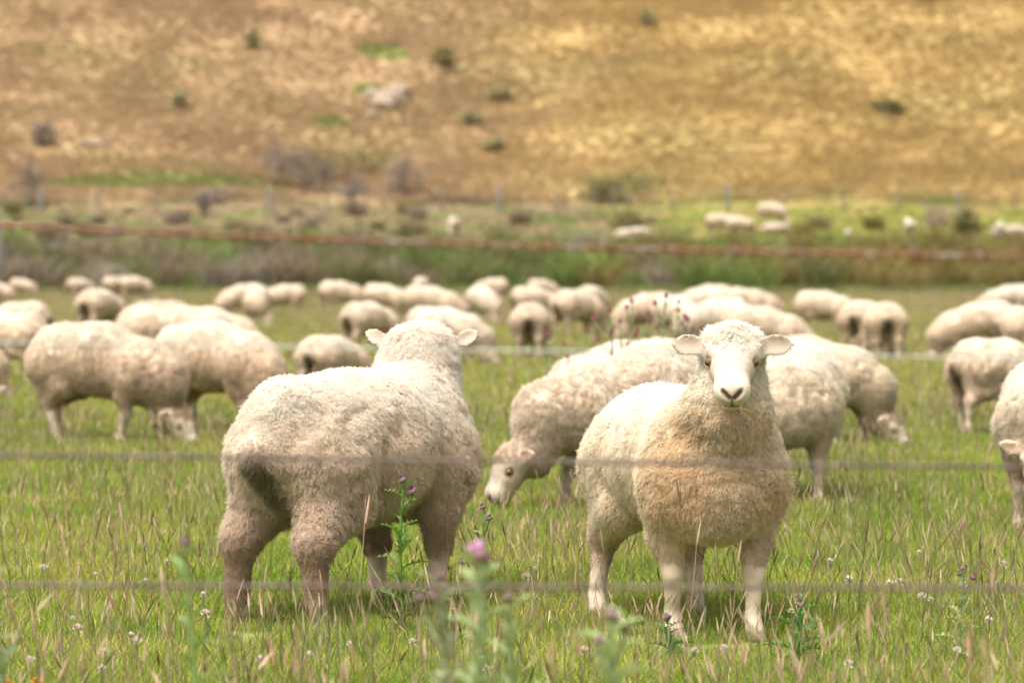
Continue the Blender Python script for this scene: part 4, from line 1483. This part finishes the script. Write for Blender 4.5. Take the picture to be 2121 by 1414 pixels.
bme = barb_mesh()
for i, bx in enumerate(np.arange(-2.5, 2.5, .0912)):
    b = link('barb', bme, bw)
    b.location = (bx, 0, float(np.interp(bx, xs, zc)))
    b.rotation_euler = (i * 1.3, 0, 0)
    b.scale = (1.25, 1.25, 1.25)
for ya, yb, r, m_, lab in ((709, 742, .0017, M_WIRE, 'thin pale wire'), (942, 968, .0036, M_OLDW, 'old brownish wire'), (1213, 1219, .0036, M_OLDW, 'lowest old brownish wire')):
    V = []; Fq = []
    z = wz(xs, wire_h(ya), wire_h(yb))
    for s in (0, 2.094, 4.189):
        q = r * .55
        p = np.column_stack([xs, q * np.cos(xs * 90 + s), z + q * np.sin(xs * 90 + s)])
        v, f = tube(p, q, None, n=5)
        Fq.append(f + sum(len(k) for k in V)); V.append(v)
    o = link('plain_wire', np_mesh('plain_wire', np.concatenate(V), np.concatenate(Fq), [m_]), fence)
    o['label'] = lab
for px_ in (-2.55, 2.55):
    p = link('post', post_mesh(1.32, .07, 8, M_POST), fence)
    p.location = (px_, .075, 0)

# ------------------------------------------------------------------ thistles, clover, stalks
M_TH = attr_mat('thistle_leaf', rough=.5, spec=.3, transl=.25)
M_THF = attr_mat('thistle_flower', rough=.7, spec=.1, transl=.35)


def thistle_leaf(r, L, W_, col):
    """spiny lobed leaf, folded along the midrib, lobes ending in points"""
    V, F, C = [], [], []
    nl = 5
    mid = [np.array([L * t, 0, L * (.28 * t - .42 * t * t)]) for t in np.linspace(0, 1, 2 * nl + 1)]
    V += mid; C += [np.array(col) * 1.25] * len(mid)
    for s in (-1, 1):
        o = len(V)
        for i in range(2 * nl + 1):
            t = i / (2 * nl)
            env = W_ * math.sin(math.pi * min(1, .12 + t * .9)) ** .7
            wv = env * (1.0 if i % 2 else .30) * (.85 + .3 * r.random())
            f_ = .05 * L if i % 2 else 0
            V.append(mid[i] + np.array([f_, s * wv, wv * (.35 + .25 * r.random() * (i % 2))]))
            C.append(np.array(col) * (1.15 if i % 2 else .85))
        for i in range(2 * nl):
            F.append([i, i + 1, o + i + 1, o + i] if s > 0 else [i + 1, i, o + i, o + i + 1])
    return np.array(V), np.array(F), np.array(C)


def flower_head(r, rad, bulb, petal, open_=1.0):
    V, F, C = [], [], []
    n = 10
    prof = [(0, .35), (.25, .85), (.6, 1.0), (1.0, .85), (1.3, .55)]
    for t, q in prof:
        for i in range(n):
            a = 6.2832 * i / n
            sp = 1 + .22 * ((i + int(t * 10)) % 2)
            V.append((rad * q * sp * math.cos(a), rad * q * sp * math.sin(a), rad * t)); C.append(np.array(bulb) * (.8 + .4 * r.random()))
    for j in range(len(prof) - 1):
        for i in range(n):
            F.append([j * n + i, j * n + (i + 1) % n, (j + 1) * n + (i + 1) % n, (j + 1) * n + i])
    for i in range(70):
        a = r.random() * 6.28; q = math.sqrt(r.random()) * .55
        b = np.array([rad * q * math.cos(a), rad * q * math.sin(a), rad * 1.2])
        d = np.array([q * math.cos(a) * 1.3 * open_, q * math.sin(a) * 1.3 * open_, 1.0]); d /= np.linalg.norm(d)
        L = rad * (.7 + .6 * r.random()) * (.5 + .6 * open_)
        sdv = unit(np.cross(d, r.standard_normal(3))) * rad * .10
        o = len(V)
        V += [b - sdv, b + sdv, b + d * L + sdv * .6, b + d * L - sdv * .6]
        c = np.array(petal) * (.75 + .5 * r.random()); C += [c] * 4
        F.append([o, o + 1, o + 2, o + 3])
    return np.array(V), np.array(F), np.clip(np.array(C), .005, .8)


def thistle(x, y, h, heads, lab, seed, leaves=12, leafL=.11, col=(.10, .19, .055), petal=(.50, .13, .42), bulb=(.22, .14, .16), rad=.012, spread=.10, open_=1.0, group=None, t0=0.0):
    r = np.random.default_rng(seed)
    root = empty('thistle', (x, y, float(ground_z(x, y))))
    tag(root, lab, 'thistle', group or 'thistles in the pasture')
    pts = np.array([[.03 * h * math.sin(3 * t + seed), .03 * h * math.cos(2 * t + seed), h * t] for t in np.linspace(-.02, 1, 10)])
    V, F = tube(pts, np.linspace(.0042, .0024, 10) * (1 + h), None, n=6)
    link('stem', np_mesh('stem', V, F, [M_TH], attrs={'Col': np.tile(np.array(col) * 1.1, (len(V), 1))}), root)
    lm = [np_mesh('leaf', *(lambda a: (a[0], a[1]))(tl), [M_TH], smooth=False, attrs={'Col': np.clip(tl[2], .005, .8)}) for tl in
          [thistle_leaf(r, leafL * q, leafL * q * .30, np.array(col) * (.8 + .5 * r.random())) for q in (1.25, 1.0, .7)]]
    for i in range(leaves):
        t = t0 + (1 - t0) * (i + .5) / leaves
        me = lm[0 if t < .35 else (1 if t < .7 else 2)]
        lf = link('leaf', me, root)
        p = [np.interp(t, np.linspace(-.02, 1, 10), pts[:, k]) for k in range(3)]
        lf.location = p
        lf.rotation_euler = (r.normal(0, .25), -.55 + .5 * r.random() - .4 * t, i * 2.4 + r.normal(0, .3))
    hm = [np_mesh('flower_head', *(lambda a: (a[0], a[1]))(fh), [M_THF], smooth=False, attrs={'Col': fh[2]}) for fh in [flower_head(r, rad, bulb, petal, open_) for _ in range(2)]]
    for i in range(heads):
        a = i * 2.4 + seed; e = spread * (0 if i == 0 else .4 + .6 * r.random()); dz = -e * (.2 + .9 * r.random())
        tip = pts[-1] + np.array([e * math.cos(a), e * math.sin(a), dz + .01])
        b0 = pts[-2] + (pts[-1] - pts[-2]) * .2 + np.array([0, 0, min(0, dz * 1.3)])
        q = np.array([b0, b0 * .4 + tip * .6 + np.array([0, 0, -.2 * e]), tip])
        V, F = tube(np.array([q[0] * (1 - t) ** 2 + 2 * q[1] * t * (1 - t) + q[2] * t * t for t in np.linspace(0, 1, 6)]), .0022 * (1 + h * .5), None, n=5)
        st = link('stalk', np_mesh('stalk', V, F, [M_TH], attrs={'Col': np.tile(np.array(col), (len(V), 1))}), root)
        f_ = link('flower_head', hm[i % 2], root)
        f_.location = tip
        f_.rotation_euler = (r.normal(0, .3), r.normal(0, .3), r.random() * 6)
        f_.scale = (1, 1, 1) if i == 0 else ((.75 + .4 * r.random()),) * 3
    return root


def world_x(px, D): return at(px, D)
def zpx(py, D): return CAM_H - (py - HORIZ) / FPX * D
DK = (.07, .15, .05)
thistle(world_x(838, 11.35), 11.35, .455, 2, 'spiny green thistle in front of the flank of the sheep seen from behind', 3, leaves=19, leafL=.085, col=(.105, .185, .04), open_=.2, petal=(.2, .1, .16))
def near_thistle(px, D, py, *args, **kw):
    x = at(px, D)
    return thistle(x, D, zpx(py, D) - float(ground_z(x, D)), *args, t0=.5, **kw)


PALE = (.22, .28, .13)
near_thistle(972, 6.1, 1176, 2, 'tall blurred thistle with pink flowers close to the camera', 5, leaves=26, leafL=.085, col=PALE, petal=(.74, .42, .68), bulb=(.30, .18, .2), rad=.0135, spread=.026)
near_thistle(902, 6.3, 1215, 3, 'blurred budding thistle leaning left of the pink flowered one', 6, leaves=18, leafL=.085, col=(.24, .26, .15), petal=(.26, .17, .18), bulb=(.22, .15, .15), rad=.009, spread=.07, open_=.15)
near_thistle(1040, 6.5, 1260, 1, 'low blurred leafy thistle right of the pink flowered one', 12, leaves=14, leafL=.08, col=PALE, open_=.15, petal=(.26, .18, .2), bulb=(.2, .17, .14), rad=.009)
near_thistle(395, 6.4, 1140, 1, 'slender blurred thistle left of the hind legs of the sheep seen from behind', 7, leaves=11, leafL=.07, col=(.18, .27, .09), open_=.15, petal=(.25, .2, .3), rad=.008)
near_thistle(1285, 6.2, 1295, 3, 'blurred thistle with dull purple tops at the bottom edge right of middle', 8, leaves=20, leafL=.09, col=PALE, petal=(.36, .25, .32), bulb=(.25, .18, .18), rad=.010, spread=.05, open_=.3)
thistle(world_x(1006, 11.9), 11.9, .34, 3, 'thin thistle with three dark buds between the two near sheep', 9, leaves=12, leafL=.05, col=(.17, .22, .09), petal=(.22, .10, .20), rad=.009, spread=.05, open_=.2)
thistle(world_x(1995, 10.55), 10.55, .26, 3, 'pale spiny thistle with dark buds in the lower right', 10, leaves=16, leafL=.055, col=(.20, .25, .11), petal=(.20, .09, .12), rad=.009, spread=.03, open_=.2)
thistle(world_x(1655, 10.45), 10.45, .17, 1, 'low bright green thistle right of the front hoof of the camera-facing sheep', 11, leaves=14, leafL=.085, col=(.08, .22, .045), open_=.1, petal=(.15, .2, .08))
thistle(world_x(1385, 10.6), 10.6, .12, 1, 'low dark green thistle below the front legs of the camera-facing sheep', 13, leaves=12, leafL=.07, col=(.07, .20, .04), open_=.1, petal=(.15, .2, .08))
near_thistle(4, 7.6, 1185, 2, 'thistle with dark buds cut off by the left edge', 14, leaves=12, leafL=.07, col=PALE, open_=.2, petal=(.22, .14, .22), rad=.009, spread=.04)
thistle(world_x(925, 10.9), 10.9, .14, 1, 'small pale thistle on the turf below the pink flowers', 15, leaves=12, leafL=.06, col=(.16, .25, .09), open_=.2, petal=(.4, .3, .3))
MAG = (.30, .03, .10)
for i, (px, py, nh) in enumerate(((1140, 700, 2), (1175, 745, 2), (1205, 690, 4), (1226, 715, 3), (1262, 650, 4), (1290, 672, 4), (1318, 630, 4), (1345, 655, 5), (1372, 620, 4), (1395, 650, 4), (1420, 668, 5), (1438, 690, 5), (1330, 690, 3))):
    D = 21.5 + (i % 4) * .55
    x = at(px, D)
    hh = zpx(py, D) - float(ground_z(x, D))
    o = thistle(x, D, hh, max(1, nh - 1), 'tall thin thistle with magenta flowers behind the grazing sheep', 40 + i, leaves=9, leafL=.07, col=(.20, .24, .12), petal=MAG, bulb=(.26, .10, .13), rad=.013, spread=.13, open_=.4, group='magenta thistles in the middle of the pasture')

# clover: small white balls on stems, orange hawkweed at the lower left
M_CLO = attr_mat('clover_flower', rough=.7, spec=.1, transl=.3)
def ball_flower(rad, cols, seed, n=60, stem=.09):
    r = np.random.default_rng(seed)
    V, F, C = [], [], []
    for i in range(n):
        d = r.standard_normal(3); d[2] = abs(d[2]) * 1.1 - .25; d = unit(d)
        s_ = unit(np.cross(d, r.standard_normal(3))) * rad * .30
        b = d * rad * .35; t = d * rad * (.85 + .3 * r.random())
        o = len(V)
        V += [b - s_ * .5, b + s_ * .5, t + s_, t - s_]; C += [np.array(cols[r.integers(len(cols))])] * 4
        F.append([o, o + 1, o + 2, o + 3])
    return np_mesh('flower', np.array(V), np.array(F), [M_CLO], smooth=False, attrs={'Col': np.array(C)})


clo = [ball_flower(.011, [(.75, .70, .62), (.8, .76, .7), (.55, .45, .36)], 60 + i) for i in range(3)]
v, f = tube(np.array([[0, 0, -.09], [.003, 0, -.05], [0, 0, 0]]), .0011, None, n=4)
clo_stem = np_mesh('stem', v, f, [M_TH], attrs={'Col': np.tile(np.array([.14, .2, .06]), (len(v), 1))})
def small_flower(name, me, px, D, hgt, lab, cat, grp, k):
    x = at(px, D)
    root = empty(name, (x, D, float(ground_z(x, D))))
    root.scale = (k, k, k)
    a = link('flower_head', me, root); a.location = (0, 0, hgt / k)
    b = link('stem', clo_stem, root); b.location = (0, 0, hgt / k); b.scale = (1, 1, hgt / k / .09)
    tag(root, lab, cat, grp)
rc = np.random.default_rng(5)
spots = [(88, 12.4), (196, 12.3), (210, 9.75), (150, 10.9), (160, 10.8), (270, 10.3), (282, 10.25), (425, 10.8), (215, 10.0), (300, 12.0), (345, 12.8), (420, 11.4), (957, 12.6), (1090, 12.4), (1110, 12.3), (1117, 12.9), (855, 10.2), (1000, 9.9), (1045, 9.85), (1010, 9.7),
         (1210, 10.0), (1440, 10.1), (1500, 9.9), (1905, 13.2), (1998, 12.2), (1865, 12.3), (1760, 12.2), (1912, 11.6), (1930, 11.4), (1655, 11.4), (1985, 9.9), (1760, 9.8), (2050, 11.0), (1290, 10.7), (725, 10.0), (640, 9.9), (60, 9.8), (540, 9.7), (1845, 11.7), (1640, 10.9), (2080, 12.6), (1720, 12.9)]
for i, (px, D) in enumerate(spots):
    small_flower('clover', clo[i % 3], px, D, .085 + .05 * rc.random(), 'white clover flower head standing in the pasture grass', 'clover', 'white clover flowers in the pasture', .75 + .5 * rc.random())
orm = ball_flower(.013, [(.70, .38, .03), (.75, .45, .05), (.6, .30, .02)], 71, n=50)
small_flower('hawkweed', orm, 74, 9.45, .09, 'orange flower near the lower left corner, the higher of two', 'flower', 'orange flowers at the lower left', 1.0)
small_flower('hawkweed', orm, 12, 9.3, .10, 'orange flower at the lower left corner, the lower of two', 'flower', 'orange flowers at the lower left', 1.1)

# tall grass stalks that stand out in front of the sheep
STK = [(917, 10.9, 922, 2, 'tallest dark grass stalk in front of the flank of the sheep seen from behind'), (757, 10.8, 1030, 1, 'pale grass stalk leaning left in front of the belly of the sheep seen from behind'),
       (1409, 10.6, 1000, 0, 'tall thin dark stalk in front of the chest of the camera-facing sheep'), (1445, 10.7, 1085, 1, 'pale seeding stalk in front of the legs of the camera-facing sheep'),
       (1250, 10.6, 1100, 3, 'green spike of grass in front of the hind leg of the camera-facing sheep'), (1530, 10.6, 1125, 1, 'pale stalk in front of the raised front leg of the camera-facing sheep'),
       (1487, 10.5, 1130, 3, 'greenish seed spike between the front legs of the camera-facing sheep'), (1795, 11.6, 1075, 2, 'long dark stalk leaning right in the right half'),
       (340, 8.3, 1180, 1, 'blurred fat tan seed head left of the slender thistle'), (155, 8.4, 1205, 1, 'blurred fat tan seed head in the lower left')]
for i, (px, D, py, hd, lab) in enumerate(STK):
    r = np.random.default_rng(600 + i)
    x = at(px, D); z0 = float(ground_z(x, D)); h = zpx(py, D) - z0
    hc = [(.26, .18, .10), (.55, .43, .30), (.17, .13, .06), (.28, .28, .10)][hd]
    root = empty('grass_stalk', (x, D, z0)); tag(root, lab, 'grass stalk', 'tall grass stalks in front of the sheep')
    ln = (.10 if i % 2 else -.08) * h
    hl = .05 + .03 * r.random()
    q = np.linspace(0, 1, 9)
    pts = np.column_stack([-ln * (1 - q) ** 1.5 * 1.0, 0 * q, h * q])
    V, F = tube(pts, np.linspace(.0014, .0009, 9), None, n=5)
    link('culm', np_mesh('culm', V, F, [M_GRASS], attrs={'Col': np.tile(np.array(hc) * .8, (len(V), 1))}), root)
    q = np.linspace(0, 1, 12)
    pts = np.column_stack([ln * q * .25, 0 * q, h - hl + (hl + .01) * q])
    V, F = tube(pts, (.0035 + .002 * (D < 9)) * np.sin(np.pi * np.clip(q * .9 + .08, 0, 1)) ** .7 * (.8 + .4 * r.random(12)), None, n=6)
    link('seed_head', np_mesh('seed_head', V, F, [M_GRASS], attrs={'Col': np.tile(np.array(hc), (len(V), 1))}), root)

# wisp of dry grass in the mouth of the near sheep
mx_, mD = at(1533, 10.94), 10.94
wisp = []
Vw, Fw = [], []
for a, b_, c in (((0, 0, .004), (.012, -.004, .002), (.028, -.004, -.004)), ((0, 0, .0), (.010, -.006, -.010), (.026, -.006, -.022)), ((.004, 0, .012), (.006, -.006, .0), (.001, -.005, -.014))):
    p = np.array([np.array(a) * (1 - t) ** 2 + 2 * np.array(b_) * t * (1 - t) + np.array(c) * t * t for t in np.linspace(0, 1, 8)])
    v, f = tube(p, .0009, None, n=4)
    Fw.append(f + sum(len(k) for k in Vw)); Vw.append(v)
o = link('dry_grass_wisp', np_mesh('dry_grass_wisp', np.concatenate(Vw), np.concatenate(Fw), [M_GRASS], attrs={'Col': np.tile(np.array([.5, .36, .18]), (sum(len(k) for k in Vw), 1))}))
o.location = (mx_, mD, zpx(848, mD))
tag(o, 'wisp of dry grass hanging from the mouth of the camera-facing sheep', 'grass wisp')
